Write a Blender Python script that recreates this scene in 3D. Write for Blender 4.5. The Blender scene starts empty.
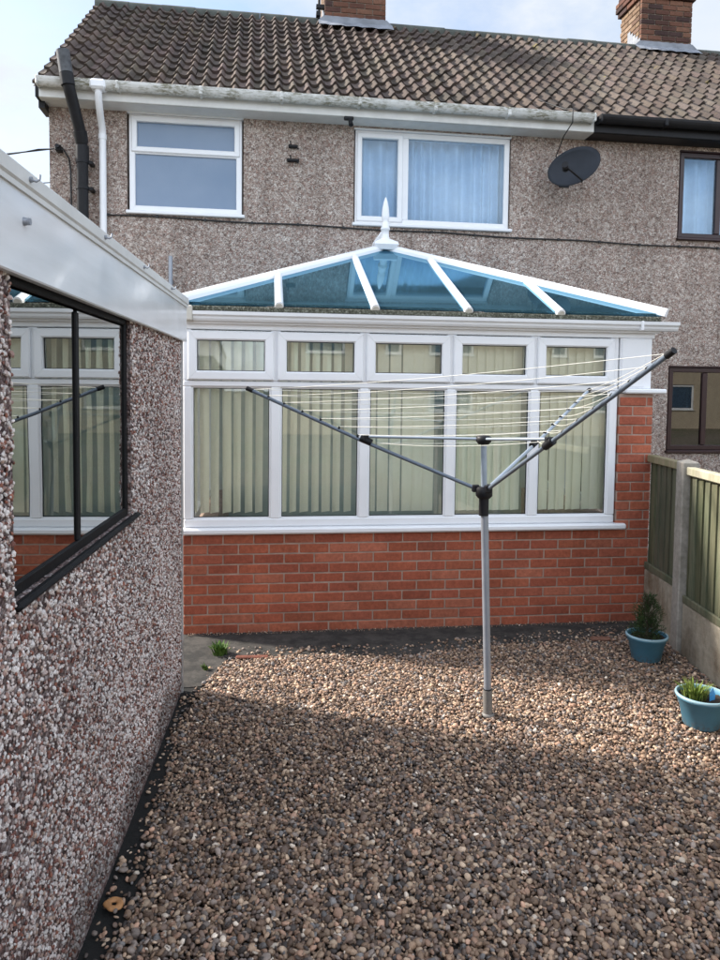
import bpy, math, random
import numpy as np
from mathutils import Vector, Matrix

random.seed(7)
rng = np.random.default_rng(11)
PI = math.pi
scene = bpy.context.scene
COL = scene.collection

# ------------------------------------------------------------------ materials
def new_mat(name):
    m = bpy.data.materials.new(name)
    m.use_nodes = True
    nt = m.node_tree
    for n in list(nt.nodes):
        nt.nodes.remove(n)
    out = nt.nodes.new('ShaderNodeOutputMaterial')
    return m, nt, out

def N(nt, typ, inputs=None, **props):
    n = nt.nodes.new(typ)
    for k, v in props.items():
        setattr(n, k, v)
    if inputs:
        for k, v in inputs.items():
            if isinstance(v, tuple) and len(v) == 2 and hasattr(v[0], 'outputs'):
                nt.links.new(v[0].outputs[v[1]], n.inputs[k])
            else:
                n.inputs[k].default_value = v
    return n

def c4(c):
    return (c[0], c[1], c[2], 1.0)

def ramp(nt, fac, stops, interp='LINEAR'):
    r = nt.nodes.new('ShaderNodeValToRGB')
    r.color_ramp.interpolation = interp
    els = r.color_ramp.elements
    while len(els) > 1:
        els.remove(els[-1])
    els[0].position = stops[0][0]
    els[0].color = c4(stops[0][1])
    for p, c in stops[1:]:
        e = els.new(p)
        e.color = c4(c)
    nt.links.new(fac, r.inputs['Fac'])
    return r

def mixc(nt, fac, a, b, blend='MIX'):
    m = nt.nodes.new('ShaderNodeMix')
    m.data_type = 'RGBA'
    m.blend_type = blend
    if isinstance(fac, (int, float)):
        m.inputs[0].default_value = fac
    else:
        nt.links.new(fac, m.inputs[0])
    for i, v in ((6, a), (7, b)):
        if isinstance(v, tuple):
            m.inputs[i].default_value = c4(v)
        else:
            nt.links.new(v, m.inputs[i])
    return m.outputs[2]

def maprange(nt, v, a, b, c=0.0, d=1.0):
    m = nt.nodes.new('ShaderNodeMapRange')
    m.inputs[1].default_value = a
    m.inputs[2].default_value = b
    m.inputs[3].default_value = c
    m.inputs[4].default_value = d
    nt.links.new(v, m.inputs[0])
    return m.outputs[0]

def objcoord(nt, scale=(1, 1, 1)):
    tc = nt.nodes.new('ShaderNodeTexCoord')
    mp = nt.nodes.new('ShaderNodeMapping')
    mp.inputs['Scale'].default_value = scale
    nt.links.new(tc.outputs['Object'], mp.inputs['Vector'])
    return mp.outputs['Vector']

def noise(nt, vec, scale, detail=4, rough=0.55, out='Fac'):
    n = nt.nodes.new('ShaderNodeTexNoise')
    n.inputs['Scale'].default_value = scale
    n.inputs['Detail'].default_value = detail
    n.inputs['Roughness'].default_value = rough
    nt.links.new(vec, n.inputs['Vector'])
    return n.outputs[out]

def voro(nt, vec, scale, feature='F1', rnd=1.0):
    n = nt.nodes.new('ShaderNodeTexVoronoi')
    n.feature = feature
    n.inputs['Scale'].default_value = scale
    n.inputs['Randomness'].default_value = rnd
    nt.links.new(vec, n.inputs['Vector'])
    return n

def bump(nt, h, strength=0.5, dist=0.01):
    b = nt.nodes.new('ShaderNodeBump')
    b.inputs['Strength'].default_value = strength
    b.inputs['Distance'].default_value = dist
    nt.links.new(h, b.inputs['Height'])
    return b.outputs['Normal']

def principled(nt, out, color, rough=0.6, normal=None, spec=0.5, metal=0.0):
    p = nt.nodes.new('ShaderNodeBsdfPrincipled')
    if isinstance(color, tuple):
        p.inputs['Base Color'].default_value = c4(color)
    else:
        nt.links.new(color, p.inputs['Base Color'])
    if isinstance(rough, (int, float)):
        p.inputs['Roughness'].default_value = rough
    else:
        nt.links.new(rough, p.inputs['Roughness'])
    p.inputs['Specular IOR Level'].default_value = spec
    p.inputs['Metallic'].default_value = metal
    if normal is not None:
        nt.links.new(normal, p.inputs['Normal'])
    nt.links.new(p.outputs[0], out.inputs['Surface'])
    return p

def plain(name, color, rough=0.5, var=0.12, vscale=6.0, bscale=60.0, bstr=0.08, spec=0.5, metal=0.0):
    m, nt, out = new_mat(name)
    v = objcoord(nt)
    a = tuple(max(0, x * (1 - var)) for x in color)
    b = tuple(min(1, x * (1 + var)) for x in color)
    col = ramp(nt, noise(nt, v, vscale, 5, 0.6), [(0.3, a), (0.7, b)]).outputs[0]
    nrm = bump(nt, noise(nt, v, bscale, 3), bstr, 0.004)
    principled(nt, out, col, rough, nrm, spec, metal)
    return m

def attr_mat(name, rough=0.75, bscale=150.0, bstr=0.3, bdist=0.003, grain=0.25, gscale=90.0, spec=0.4, extra=None):
    m, nt, out = new_mat(name)
    v = objcoord(nt)
    at = N(nt, 'ShaderNodeAttribute', attribute_name='tint')
    g = ramp(nt, noise(nt, v, gscale, 5, 0.65), [(0.25, (1 - grain,) * 3), (0.75, (1 + grain,) * 3)]).outputs[0]
    col = mixc(nt, 1.0, at.outputs['Color'], g, 'MULTIPLY')
    if extra:
        col = extra(nt, v, col)
    nrm = bump(nt, noise(nt, v, bscale, 4, 0.6), bstr, bdist)
    principled(nt, out, col, rough, nrm, spec)
    return m

M = {}
M['upvc'] = plain('white_upvc', (0.80, 0.81, 0.83), 0.28, 0.03, 3, 30, 0.02)
M['upvc_old'] = plain('aged_white_upvc', (0.66, 0.66, 0.64), 0.4, 0.08, 8, 40, 0.04)
M['black_plastic'] = plain('black_plastic', (0.011, 0.011, 0.013), 0.5, 0.3, 10, 60, 0.06, 0.25)
M['black_frame'] = plain('black_frame_paint', (0.005, 0.005, 0.006), 0.6, 0.3, 20, 90, 0.15, 0.2)
M['brown_frame'] = plain('brown_frame', (0.026, 0.008, 0.009), 0.35, 0.2, 10, 60, 0.04)
M['steel'] = plain('dull_steel', (0.30, 0.32, 0.36), 0.42, 0.12, 9, 120, 0.06, 0.5, 0.35)
M['arm'] = plain('grey_coated_arm', (0.13, 0.16, 0.20), 0.38, 0.12, 9, 120, 0.05, 0.5, 0.2)
M['arm_pale'] = plain('pale_grey_arm', (0.30, 0.35, 0.41), 0.38, 0.1, 9, 120, 0.05, 0.5, 0.25)
M['cord'] = plain('cream_cord', (0.74, 0.73, 0.66), 0.6, 0.1, 30, 200, 0.2)
M['black_cable'] = plain('black_cable', (0.012, 0.012, 0.013), 0.5, 0.2, 20)
M['lead'] = plain('lead_flashing', (0.20, 0.215, 0.245), 0.65, 0.3, 5, 20, 0.4)
M['dish'] = plain('dark_grey_dish', (0.024, 0.028, 0.036), 0.55, 0.15, 6, 200, 0.05, 0.2)
M['pot'] = plain('teal_plastic_pot', (0.070, 0.215, 0.325), 0.5, 0.12, 9, 60, 0.05)
def pot_mat():
    m, nt, out = new_mat('teal_plastic_pot_scuffed')
    v = objcoord(nt)
    base = ramp(nt, noise(nt, v, 9, 5), [(0.3, (0.062, 0.20, 0.30)), (0.7, (0.085, 0.24, 0.35))]).outputs[0]
    scuff = maprange(nt, noise(nt, objcoord(nt, (1, 1, 4)), 28, 6, 0.75), 0.58, 0.70, 0.0, 0.5)
    col = mixc(nt, scuff, base, (0.16, 0.31, 0.40))
    sx = nt.nodes.new('ShaderNodeSeparateXYZ'); nt.links.new(v, sx.inputs[0])
    low = maprange(nt, sx.outputs['Z'], 0.0, 0.07, 0.75, 0.0)
    spl = maprange(nt, noise(nt, v, 55, 5, 0.7), 0.42, 0.6)
    k = nt.nodes.new('ShaderNodeMath'); k.operation = 'MULTIPLY'; nt.links.new(low, k.inputs[0]); nt.links.new(spl, k.inputs[1])
    col = mixc(nt, k.outputs[0], col, (0.12, 0.09, 0.065))
    principled(nt, out, col, 0.55, bump(nt, noise(nt, v, 60, 3), 0.06, 0.003))
    return m
M['pot'] = pot_mat()
M['tag'] = plain('blue_plastic_tag', (0.05, 0.30, 0.68), 0.4, 0.05)
M['soil'] = plain('potting_soil', (0.035, 0.024, 0.017), 0.95, 0.5, 40, 90, 1.0)
M['beige_box'] = plain('beige_plastic', (0.50, 0.47, 0.41), 0.5, 0.1)
M['ring'] = plain('orange_tan_rubber', (0.42, 0.20, 0.075), 0.6, 0.25, 30, 90, 0.2)
M['room'] = plain('room_paint', (0.50, 0.54, 0.50), 0.8, 0.1)
M['slat'] = None
M['net'] = plain('net_curtain', (0.78, 0.83, 0.90), 0.9, 0.05, 20, 400, 0.15)
M['cream_render'] = plain('cream_render', (0.52, 0.44, 0.33), 0.85, 0.12, 3, 60, 0.3)
M['plain_roof'] = plain('plain_roof', (0.10, 0.07, 0.06), 0.8, 0.25, 3, 40, 0.3)
M['bark'] = plain('bark', (0.07, 0.05, 0.035), 0.9, 0.3, 30, 80, 0.5)
M['leather'] = plain('dark_fabric', (0.05, 0.05, 0.055), 0.8)

def fascia_mat():
    m, nt, out = new_mat('glossy_fascia_board')
    v = objcoord(nt)
    s = noise(nt, objcoord(nt, (1, 0.6, 6)), 2.2, 5, 0.6)
    col = ramp(nt, s, [(0.3, (0.68, 0.69, 0.70)), (0.7, (0.80, 0.81, 0.83))]).outputs[0]
    r = maprange(nt, noise(nt, v, 5, 4), 0.3, 0.7, 0.10, 0.24)
    nrm = bump(nt, noise(nt, v, 3.0, 2), 0.06, 0.03)
    principled(nt, out, col, r, nrm, 0.65)
    return m
M['fascia'] = fascia_mat()

def dirty_white():
    m, nt, out = new_mat('stained_white_gutter')
    v = objcoord(nt, (1, 1, 2))
    s = noise(nt, v, 3.2, 6, 0.7)
    s2 = noise(nt, objcoord(nt, (3, 1, 14)), 5, 6, 0.75)
    k = nt.nodes.new('ShaderNodeMath'); k.operation = 'MULTIPLY'
    nt.links.new(maprange(nt, s, 0.40, 0.56), k.inputs[0])
    nt.links.new(maprange(nt, s2, 0.42, 0.56), k.inputs[1])
    col = mixc(nt, k.outputs[0], (0.64, 0.64, 0.62), (0.20, 0.19, 0.13))
    principled(nt, out, col, 0.5)
    return m
M['gutter'] = dirty_white()

def moss_strip():
    m, nt, out = new_mat('mossy_eaves_strip')
    v = objcoord(nt)
    s = noise(nt, v, 75, 5, 0.8)
    col = ramp(nt, s, [(0.40, (0.03, 0.03, 0.02)), (0.52, (0.10, 0.10, 0.07)), (0.60, (0.26, 0.26, 0.21)), (0.75, (0.5, 0.5, 0.46))]).outputs[0]
    principled(nt, out, col, 0.9, bump(nt, s, 0.8, 0.01))
    return m
M['moss'] = moss_strip()

def pebbledash(name, stops, scale, soft=0.0, big=(0.82, 1.12)):
    m, nt, out = new_mat(name)
    v = objcoord(nt)
    nz = nt.nodes.new('ShaderNodeTexNoise'); nz.inputs['Scale'].default_value = scale * 0.8
    nt.links.new(v, nz.inputs['Vector'])
    vm = nt.nodes.new('ShaderNodeVectorMath'); vm.operation = 'MULTIPLY_ADD'
    nt.links.new(nz.outputs['Color'], vm.inputs[0])
    vm.inputs[1].default_value = (0.6 / scale,) * 3
    nt.links.new(v, vm.inputs[2])
    vo = voro(nt, vm.outputs[0], scale)
    vo2 = voro(nt, vm.outputs[0], scale * 0.45)
    sep = nt.nodes.new('ShaderNodeSeparateColor'); nt.links.new(vo.outputs['Color'], sep.inputs[0])
    sep2 = nt.nodes.new('ShaderNodeSeparateColor'); nt.links.new(vo2.outputs['Color'], sep2.inputs[0])
    c1 = ramp(nt, sep.outputs[0], stops, 'CONSTANT').outputs[0]
    c2 = ramp(nt, sep2.outputs[0], stops, 'CONSTANT').outputs[0]
    col = mixc(nt, 0.4, c1, c2)
    gap = maprange(nt, vo.outputs['Distance'], 0.40, 0.80, 1.0, 0.55)
    gapc = N(nt, 'ShaderNodeCombineColor')
    for i in range(3):
        nt.links.new(gap, gapc.inputs[i])
    col = mixc(nt, 1.0, col, gapc.outputs[0], 'MULTIPLY')
    lg = ramp(nt, noise(nt, objcoord(nt, (1, 1, 0.6)), 1.3, 6, 0.65), [(0.3, (big[0],) * 3), (0.7, (big[1],) * 3)]).outputs[0]
    col = mixc(nt, 1.0, col, lg, 'MULTIPLY')
    sk = ramp(nt, noise(nt, objcoord(nt, (5.0, 5.0, 0.35)), 1.0, 5, 0.7), [(0.35, (0.84, 0.83, 0.82)), (0.6, (1.05, 1.05, 1.05))]).outputs[0]
    col = mixc(nt, 1.0, col, sk, 'MULTIPLY')
    h = maprange(nt, vo.outputs['Distance'], 0.0, 0.7, 1.0, 0.0)
    principled(nt, out, col, 0.8, bump(nt, h, 0.9, 0.012), 0.35)
    return m
HOUSE_STOPS = [(0.0, (0.18, 0.125, 0.105)), (0.14, (0.36, 0.265, 0.22)), (0.34, (0.52, 0.415, 0.355)), (0.60, (0.61, 0.51, 0.45)), (0.77, (0.43, 0.265, 0.215)), (0.84, (0.86, 0.78, 0.71))]
M['dash_house'] = pebbledash('house_pebbledash', HOUSE_STOPS, 84)
M['dash_garage'] = pebbledash('garage_pebbledash', [(0.0, (0.07, 0.043, 0.043)), (0.25, (0.19, 0.12, 0.11)), (0.5, (0.30, 0.22, 0.20)), (0.75, (0.48, 0.41, 0.40))], 78)
M['chips'] = attr_mat('garage_stone_chips', 0.7, 220, 0.25, 0.002, 0.2, 160)

def brick_extra(nt, v, col):
    st = ramp(nt, noise(nt, v, 2.1, 6, 0.7), [(0.3, (0.70, 0.68, 0.66)), (0.62, (1.12, 1.12, 1.12))]).outputs[0]
    return mixc(nt, 1.0, col, st, 'MULTIPLY')
M['brick'] = attr_mat('red_brick', 0.85, 60, 0.5, 0.006, 0.28, 35, 0.25, brick_extra)
M['mortar'] = plain('mortar', (0.35, 0.255, 0.205), 0.95, 0.25, 10, 100, 0.5)
M['mortar_dark'] = plain('chimney_mortar', (0.22, 0.185, 0.15), 0.95, 0.25, 10, 100, 0.5)
M['gravel'] = attr_mat('gravel_stone', 0.62, 60, 0.15, 0.003, 0.22, 120, 0.4)

def lichen(nt, v, col):
    a = maprange(nt, noise(nt, v, 2.6, 5, 0.7), 0.63, 0.73)
    b = maprange(nt, noise(nt, v, 16, 4, 0.7), 0.48, 0.58)
    k = nt.nodes.new('ShaderNodeMath'); k.operation = 'MULTIPLY'
    nt.links.new(a, k.inputs[0]); nt.links.new(b, k.inputs[1])
    col = mixc(nt, k.outputs[0], col, (0.26, 0.21, 0.05))
    d = maprange(nt, noise(nt, objcoord(nt, (1, 0.5, 0.5)), 1.1, 6, 0.7), 0.42, 0.68)
    return mixc(nt, d, col, mixc(nt, 1.0, col, (0.55, 0.57, 0.58), 'MULTIPLY'))
M['tile'] = attr_mat('concrete_roof_tile', 0.85, 45, 0.5, 0.008, 0.25, 25, 0.3, lichen)
M['ridge'] = plain('mossy_ridge_tile', (0.075, 0.082, 0.072), 0.9, 0.4, 5, 40, 0.5)

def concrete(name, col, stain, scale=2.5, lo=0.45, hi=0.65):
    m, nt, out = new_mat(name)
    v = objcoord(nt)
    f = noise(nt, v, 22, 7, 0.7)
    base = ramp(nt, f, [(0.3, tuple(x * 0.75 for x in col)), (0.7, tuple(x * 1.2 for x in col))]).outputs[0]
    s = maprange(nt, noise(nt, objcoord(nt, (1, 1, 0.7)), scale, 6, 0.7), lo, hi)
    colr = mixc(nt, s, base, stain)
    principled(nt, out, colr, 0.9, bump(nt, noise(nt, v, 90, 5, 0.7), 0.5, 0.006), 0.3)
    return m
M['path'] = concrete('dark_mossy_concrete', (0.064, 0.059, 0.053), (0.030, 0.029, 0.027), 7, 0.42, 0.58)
M['conc_post'] = concrete('concrete_post', (0.31, 0.285, 0.25), (0.15, 0.14, 0.11), 5, 0.5, 0.75)
M['conc_board'] = concrete('concrete_gravel_board', (0.34, 0.30, 0.235), (0.15, 0.10, 0.055), 3.0, 0.5, 0.72)
M['earth'] = concrete('damp_dark_earth', (0.018, 0.017, 0.016), (0.012, 0.013, 0.012), 9)
M['ground'] = concrete('pale_ground', (0.14, 0.115, 0.09), (0.06, 0.075, 0.035), 0.5)
M['trim'] = concrete('grey_corner_trim', (0.42, 0.41, 0.40), (0.26, 0.24, 0.22), 6)

def wood(name, a, b, stain):
    m, nt, out = new_mat(name)
    v = objcoord(nt, (14, 14, 1.1))
    at = N(nt, 'ShaderNodeAttribute', attribute_name='tint')
    g = noise(nt, v, 3.2, 6, 0.65)
    col = ramp(nt, g, [(0.3, a), (0.7, b)]).outputs[0]
    s = maprange(nt, noise(nt, objcoord(nt, (5, 5, 1)), 1.6, 5, 0.7), 0.4, 0.7)
    col = mixc(nt, s, col, stain)
    col = mixc(nt, 1.0, col, at.outputs['Color'], 'MULTIPLY')
    principled(nt, out, col, 0.85, bump(nt, g, 0.4, 0.006), 0.25)
    return m
M['fence_wood'] = wood('weathered_green_fence_wood', (0.098, 0.090, 0.058), (0.180, 0.172, 0.115), (0.078, 0.090, 0.055))
M['rail_new'] = wood('pale_softwood_rail', (0.40, 0.37, 0.27), (0.52, 0.48, 0.37), (0.27, 0.26, 0.17))
M['rail_old'] = wood('weathered_rail', (0.23, 0.19, 0.115), (0.32, 0.27, 0.18), (0.20, 0.19, 0.10))

def leaf(name, a, b):
    m, nt, out = new_mat(name)
    v = objcoord(nt)
    at = N(nt, 'ShaderNodeAttribute', attribute_name='tint')
    col = ramp(nt, noise(nt, v, 25, 3), [(0.3, a), (0.7, b)]).outputs[0]
    col = mixc(nt, 1.0, col, at.outputs['Color'], 'MULTIPLY')
    d = principled(nt, out, col, 0.6, None, 0.3)
    return m
M['conifer'] = leaf('conifer_needles', (0.020, 0.040, 0.014), (0.042, 0.075, 0.022))
M['tuft'] = leaf('yellow_green_tuft', (0.10, 0.16, 0.025), (0.20, 0.24, 0.05))
M['weed'] = leaf('bright_weed_leaf', (0.045, 0.095, 0.015), (0.08, 0.145, 0.025))

def glass(name, tint, ior=1.5, gloss=(1, 1, 1), rough=0.0, boost=0.0, wob=0.0, film=None):
    m, nt, out = new_mat(name)
    tr = N(nt, 'ShaderNodeBsdfTransparent'); tr.inputs[0].default_value = c4(tint)
    gl = N(nt, 'ShaderNodeBsdfGlossy'); gl.inputs['Color'].default_value = c4(gloss); gl.inputs['Roughness'].default_value = rough
    fr = N(nt, 'ShaderNodeFresnel'); fr.inputs['IOR'].default_value = ior
    fac = maprange(nt, fr.outputs[0], 0.0, 1.0, boost, 1.0)
    if wob:
        nrm = bump(nt, noise(nt, objcoord(nt), 3.0, 1), wob, 0.02)
        nt.links.new(nrm, gl.inputs['Normal'])
    mx = N(nt, 'ShaderNodeMixShader')
    nt.links.new(fac, mx.inputs[0]); nt.links.new(tr.outputs[0], mx.inputs[1]); nt.links.new(gl.outputs[0], mx.inputs[2])
    last = mx
    if film:
        df = N(nt, 'ShaderNodeBsdfDiffuse'); df.inputs[0].default_value = c4(film[0])
        ff = maprange(nt, noise(nt, objcoord(nt, (1, 1, 1)), 2.2, 6, 0.7), 0.25, 0.75, film[1] * 0.6, film[1] * 1.4)
        last = N(nt, 'ShaderNodeMixShader')
        nt.links.new(ff, last.inputs[0]); nt.links.new(mx.outputs[0], last.inputs[1]); nt.links.new(df.outputs[0], last.inputs[2])
    nt.links.new(last.outputs[0], out.inputs['Surface'])
    return m
M['glass_cons'] = glass('conservatory_glass', (0.99, 1.0, 0.975), 1.5, boost=0.03)
M['glass_roof'] = glass('blue_solar_roof_glass', (0.55, 0.76, 0.85), 1.5, (0.21, 0.39, 0.51), 0.04, boost=0.40, film=((0.10, 0.24, 0.33), 0.13))
M['glass_up'] = glass('upstairs_glass', (0.84, 0.91, 0.97), 1.5, (0.8, 0.92, 1.0), boost=0.02)
M['glass_low'] = glass('lower_window_glass', (0.30, 0.33, 0.32), 1.5, boost=0.07)
M['glass_dark'] = glass('garage_glass', (0.35, 0.38, 0.36), 1.9, (0.94, 0.96, 0.94), 0.0, boost=0.40, wob=0.02)

def frosted():
    m, nt, out = new_mat('frosted_bathroom_glass')
    v = objcoord(nt)
    n1 = noise(nt, v, 60, 3)
    col = ramp(nt, noise(nt, v, 1.7, 3), [(0.3, (0.125, 0.195, 0.30)), (0.7, (0.165, 0.235, 0.34))]).outputs[0]
    principled(nt, out, col, 0.22, bump(nt, n1, 0.35, 0.004), 0.6)
    return m
M['frosted'] = frosted()
def slat_mat():
    m, nt, out = new_mat('cream_blind_fabric')
    v = objcoord(nt)
    col = ramp(nt, noise(nt, v, 14, 5, 0.6), [(0.3, (0.92, 0.92, 0.81)), (0.7, (0.96, 0.96, 0.86))]).outputs[0]
    d = N(nt, 'ShaderNodeBsdfDiffuse'); t = N(nt, 'ShaderNodeBsdfTranslucent')
    nt.links.new(col, d.inputs['Color']); nt.links.new(col, t.inputs['Color'])
    mx = N(nt, 'ShaderNodeMixShader', {0: 0.24}); nt.links.new(d.outputs[0], mx.inputs[1]); nt.links.new(t.outputs[0], mx.inputs[2])
    nt.links.new(mx.outputs[0], out.inputs['Surface'])
    return m
M['slat'] = slat_mat()

# ------------------------------------------------------------------ mesh helpers
class MB:
    """collects shapes for ONE mesh"""
    def __init__(self):
        self.v = []; self.f = []; self.t = []; self.smooth = []
    def add(self, vs, fs, tint=(1, 1, 1), smooth=False):
        o = len(self.v)
        self.v.extend([tuple(p) for p in vs])
        for f in fs:
            self.f.append(tuple(i + o for i in f)); self.t.append(tint); self.smooth.append(smooth)
        return self
    def box(self, x0, x1, y0, y1, z0, z1, tint=(1, 1, 1), bev=0.0, mat=None):
        if bev > 0:
            b = min(bev, (x1 - x0) * .45, (y1 - y0) * .45, (z1 - z0) * .45)
            vs = []
            for sx in (0, 1):
                for sy in (0, 1):
                    for sz in (0, 1):
                        X = (x0, x1)[sx]; Y = (y0, y1)[sy]; Z = (z0, z1)[sz]
                        dx = b if sx == 0 else -b; dy = b if sy == 0 else -b; dz = b if sz == 0 else -b
                        vs += [(X, Y + dy, Z + dz), (X + dx, Y, Z + dz), (X + dx, Y + dy, Z)]
            def ix(sx, sy, sz, k): return ((sx * 2 + sy) * 2 + sz) * 3 + k
            fs = []
            fs.append([ix(0, a, b_, 0) for a, b_ in ((0, 0), (0, 1), (1, 1), (1, 0))])
            fs.append([ix(1, a, b_, 0) for a, b_ in ((0, 0), (1, 0), (1, 1), (0, 1))])
            fs.append([ix(a, 0, b_, 1) for a, b_ in ((0, 0), (1, 0), (1, 1), (0, 1))])
            fs.append([ix(a, 1, b_, 1) for a, b_ in ((0, 0), (0, 1), (1, 1), (1, 0))])
            fs.append([ix(a, b_, 0, 2) for a, b_ in ((0, 0), (0, 1), (1, 1), (1, 0))])
            fs.append([ix(a, b_, 1, 2) for a, b_ in ((0, 0), (1, 0), (1, 1), (0, 1))])
            for sy in (0, 1):
                for sz in (0, 1):
                    fs.append([ix(0, sy, sz, 1), ix(1, sy, sz, 1), ix(1, sy, sz, 2), ix(0, sy, sz, 2)])
            for sx in (0, 1):
                for sz in (0, 1):
                    fs.append([ix(sx, 0, sz, 0), ix(sx, 1, sz, 0), ix(sx, 1, sz, 2), ix(sx, 0, sz, 2)])
            for sx in (0, 1):
                for sy in (0, 1):
                    fs.append([ix(sx, sy, 0, 0), ix(sx, sy, 1, 0), ix(sx, sy, 1, 1), ix(sx, sy, 0, 1)])
            for sx in (0, 1):
                for sy in (0, 1):
                    for sz in (0, 1):
                        fs.append([ix(sx, sy, sz, k) for k in range(3)])
        else:
            vs = [(x, y, z) for x in (x0, x1) for y in (y0, y1) for z in (z0, z1)]
            fs = [(0, 1, 3, 2), (4, 6, 7, 5), (0, 4, 5, 1), (2, 3, 7, 6), (0, 2, 6, 4), (1, 5, 7, 3)]
        if mat is not None:
            vs = [tuple(mat @ Vector(p)) for p in vs]
        return self.add(vs, fs, tint)
    def tube(self, pts, r, seg=10, tint=(1, 1, 1), caps=True):
        pts = [Vector(p) for p in pts]
        n = len(pts)
        rs = r if isinstance(r, (list, tuple)) else [r] * n
        t0 = (pts[1] - pts[0]).normalized()
        up = Vector((0, 0, 1)) if abs(t0.z) < 0.9 else Vector((1, 0, 0))
        a = t0.cross(up).normalized()
        vs = []
        for i, p in enumerate(pts):
            t = ((pts[min(i + 1, n - 1)] - pts[max(i - 1, 0)])).normalized()
            a = (a - t * a.dot(t)).normalized()
            b = t.cross(a)
            for k in range(seg):
                w = 2 * PI * k / seg
                vs.append(p + (a * math.cos(w) + b * math.sin(w)) * rs[i])
        fs = []
        for i in range(n - 1):
            for k in range(seg):
                k2 = (k + 1) % seg
                fs.append((i * seg + k, i * seg + k2, (i + 1) * seg + k2, (i + 1) * seg + k))
        self.add(vs, fs, tint, True)
        if caps:
            self.add(vs[:seg], [tuple(range(seg - 1, -1, -1))], tint)
            self.add(vs[-seg:], [tuple(range(seg))], tint)
        return self
    def lathe(self, prof, seg=32, c=(0, 0, 0), tint=(1, 1, 1)):
        vs = []
        for r, z in prof:
            for k in range(seg):
                w = 2 * PI * k / seg
                vs.append((c[0] + r * math.cos(w), c[1] + r * math.sin(w), c[2] + z))
        fs = []
        for i in range(len(prof) - 1):
            for k in range(seg):
                k2 = (k + 1) % seg
                fs.append((i * seg + k, i * seg + k2, (i + 1) * seg + k2, (i + 1) * seg + k))
        return self.add(vs, fs, tint, True)
    def extrude(self, prof, a, b, axes=('y', 'z', 'x'), tint=(1, 1, 1), smooth=False, closed=True):
        """2D profile (p,q) extruded along x from a to b; p->y, q->z"""
        n = len(prof)
        vs = [(a, p, q) for p, q in prof] + [(b, p, q) for p, q in prof]
        fs = [(i, (i + 1) % n, n + (i + 1) % n, n + i) for i in range(n if closed else n - 1)]
        self.add(vs, fs, tint, smooth)
        if closed:
            self.add(vs[:n], [tuple(range(n - 1, -1, -1))], tint)
            self.add(vs[n:], [tuple(range(n))], tint)
        return self
    def build(self, name, mat, parent=None, loc=None, rot=None):
        me = bpy.data.meshes.new(name)
        me.from_pydata(self.v, [], self.f)
        at = me.attributes.new('tint', 'FLOAT_COLOR', 'FACE')
        arr = np.ones((len(self.f), 4), dtype=np.float32)
        arr[:, :3] = np.array(self.t, dtype=np.float32).reshape(-1, 3)
        at.data.foreach_set('color', arr.ravel())
        me.polygons.foreach_set('use_smooth', np.array(self.smooth, dtype=bool))
        me.materials.append(mat)
        me.update()
        return link(name, me, parent, loc, rot)

def link(name, data, parent=None, loc=None, rot=None):
    o = bpy.data.objects.new(name, data)
    COL.objects.link(o)
    if parent is not None:
        o.parent = parent
    if loc is not None:
        o.location = loc
    if rot is not None:
        o.rotation_euler = rot
    return o

def recalc(o):
    import bmesh
    bm = bmesh.new(); bm.from_mesh(o.data)
    bmesh.ops.recalc_face_normals(bm, faces=bm.faces)
    bm.to_mesh(o.data); bm.free()
    return o

def bulk_mesh(name, V, F, mat, tint=None, smooth=True, parent=None):
    """V (n,3), F (m,3) numpy triangles, tint (n,3) per point"""
    me = bpy.data.meshes.new(name)
    me.vertices.add(len(V)); me.vertices.foreach_set('co', V.astype(np.float32).ravel())
    m = len(F)
    me.loops.add(m * 3); me.loops.foreach_set('vertex_index', F.astype(np.int32).ravel())
    me.polygons.add(m); me.polygons.foreach_set('loop_start', np.arange(0, m * 3, 3, dtype=np.int32))
    me.polygons.foreach_set('use_smooth', np.full(m, smooth, dtype=bool))
    if tint is not None:
        at = me.attributes.new('tint', 'FLOAT_COLOR', 'POINT')
        arr = np.ones((len(V), 4), dtype=np.float32); arr[:, :3] = tint
        at.data.foreach_set('color', arr.ravel())
    me.materials.append(mat)
    me.update(calc_edges=True)
    return link(name, me, parent)

def thing(name, label, cat, loc=(0, 0, 0), rz=0.0, group=None):
    o = link(name, None, None, loc, (0, 0, rz))
    return tag(o, label, cat, group)

def tag(o, label, cat, group=None, kind=None):
    if label: o['label'] = label
    if cat: o['category'] = cat
    if group: o['group'] = group
    if kind: o['kind'] = kind
    return o

def ico(sub):
    import bmesh
    bm = bmesh.new()
    bmesh.ops.create_icosphere(bm, subdivisions=sub, radius=1.0)
    V = np.array([v.co[:] for v in bm.verts]); F = np.array([[v.index for v in f.verts] for f in bm.faces])
    bm.free()
    return V, F

def scatter(P, S, sub, Rm, jitter=0.0):
    """P (k,3) centres, S (k,3) half sizes, Rm (k,3,3) rotations"""
    V, F = ico(sub)
    k = len(P)
    base = V[None] * (1 + jitter * rng.normal(size=(k, len(V), 1)))
    W = base * S[:, None, :]
    W = np.einsum('kij,knj->kni', Rm, W) + P[:, None, :]
    FF = F[None] + (np.arange(k) * len(V))[:, None, None]
    return W.reshape(-1, 3), FF.reshape(-1, 3), len(V)

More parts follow.
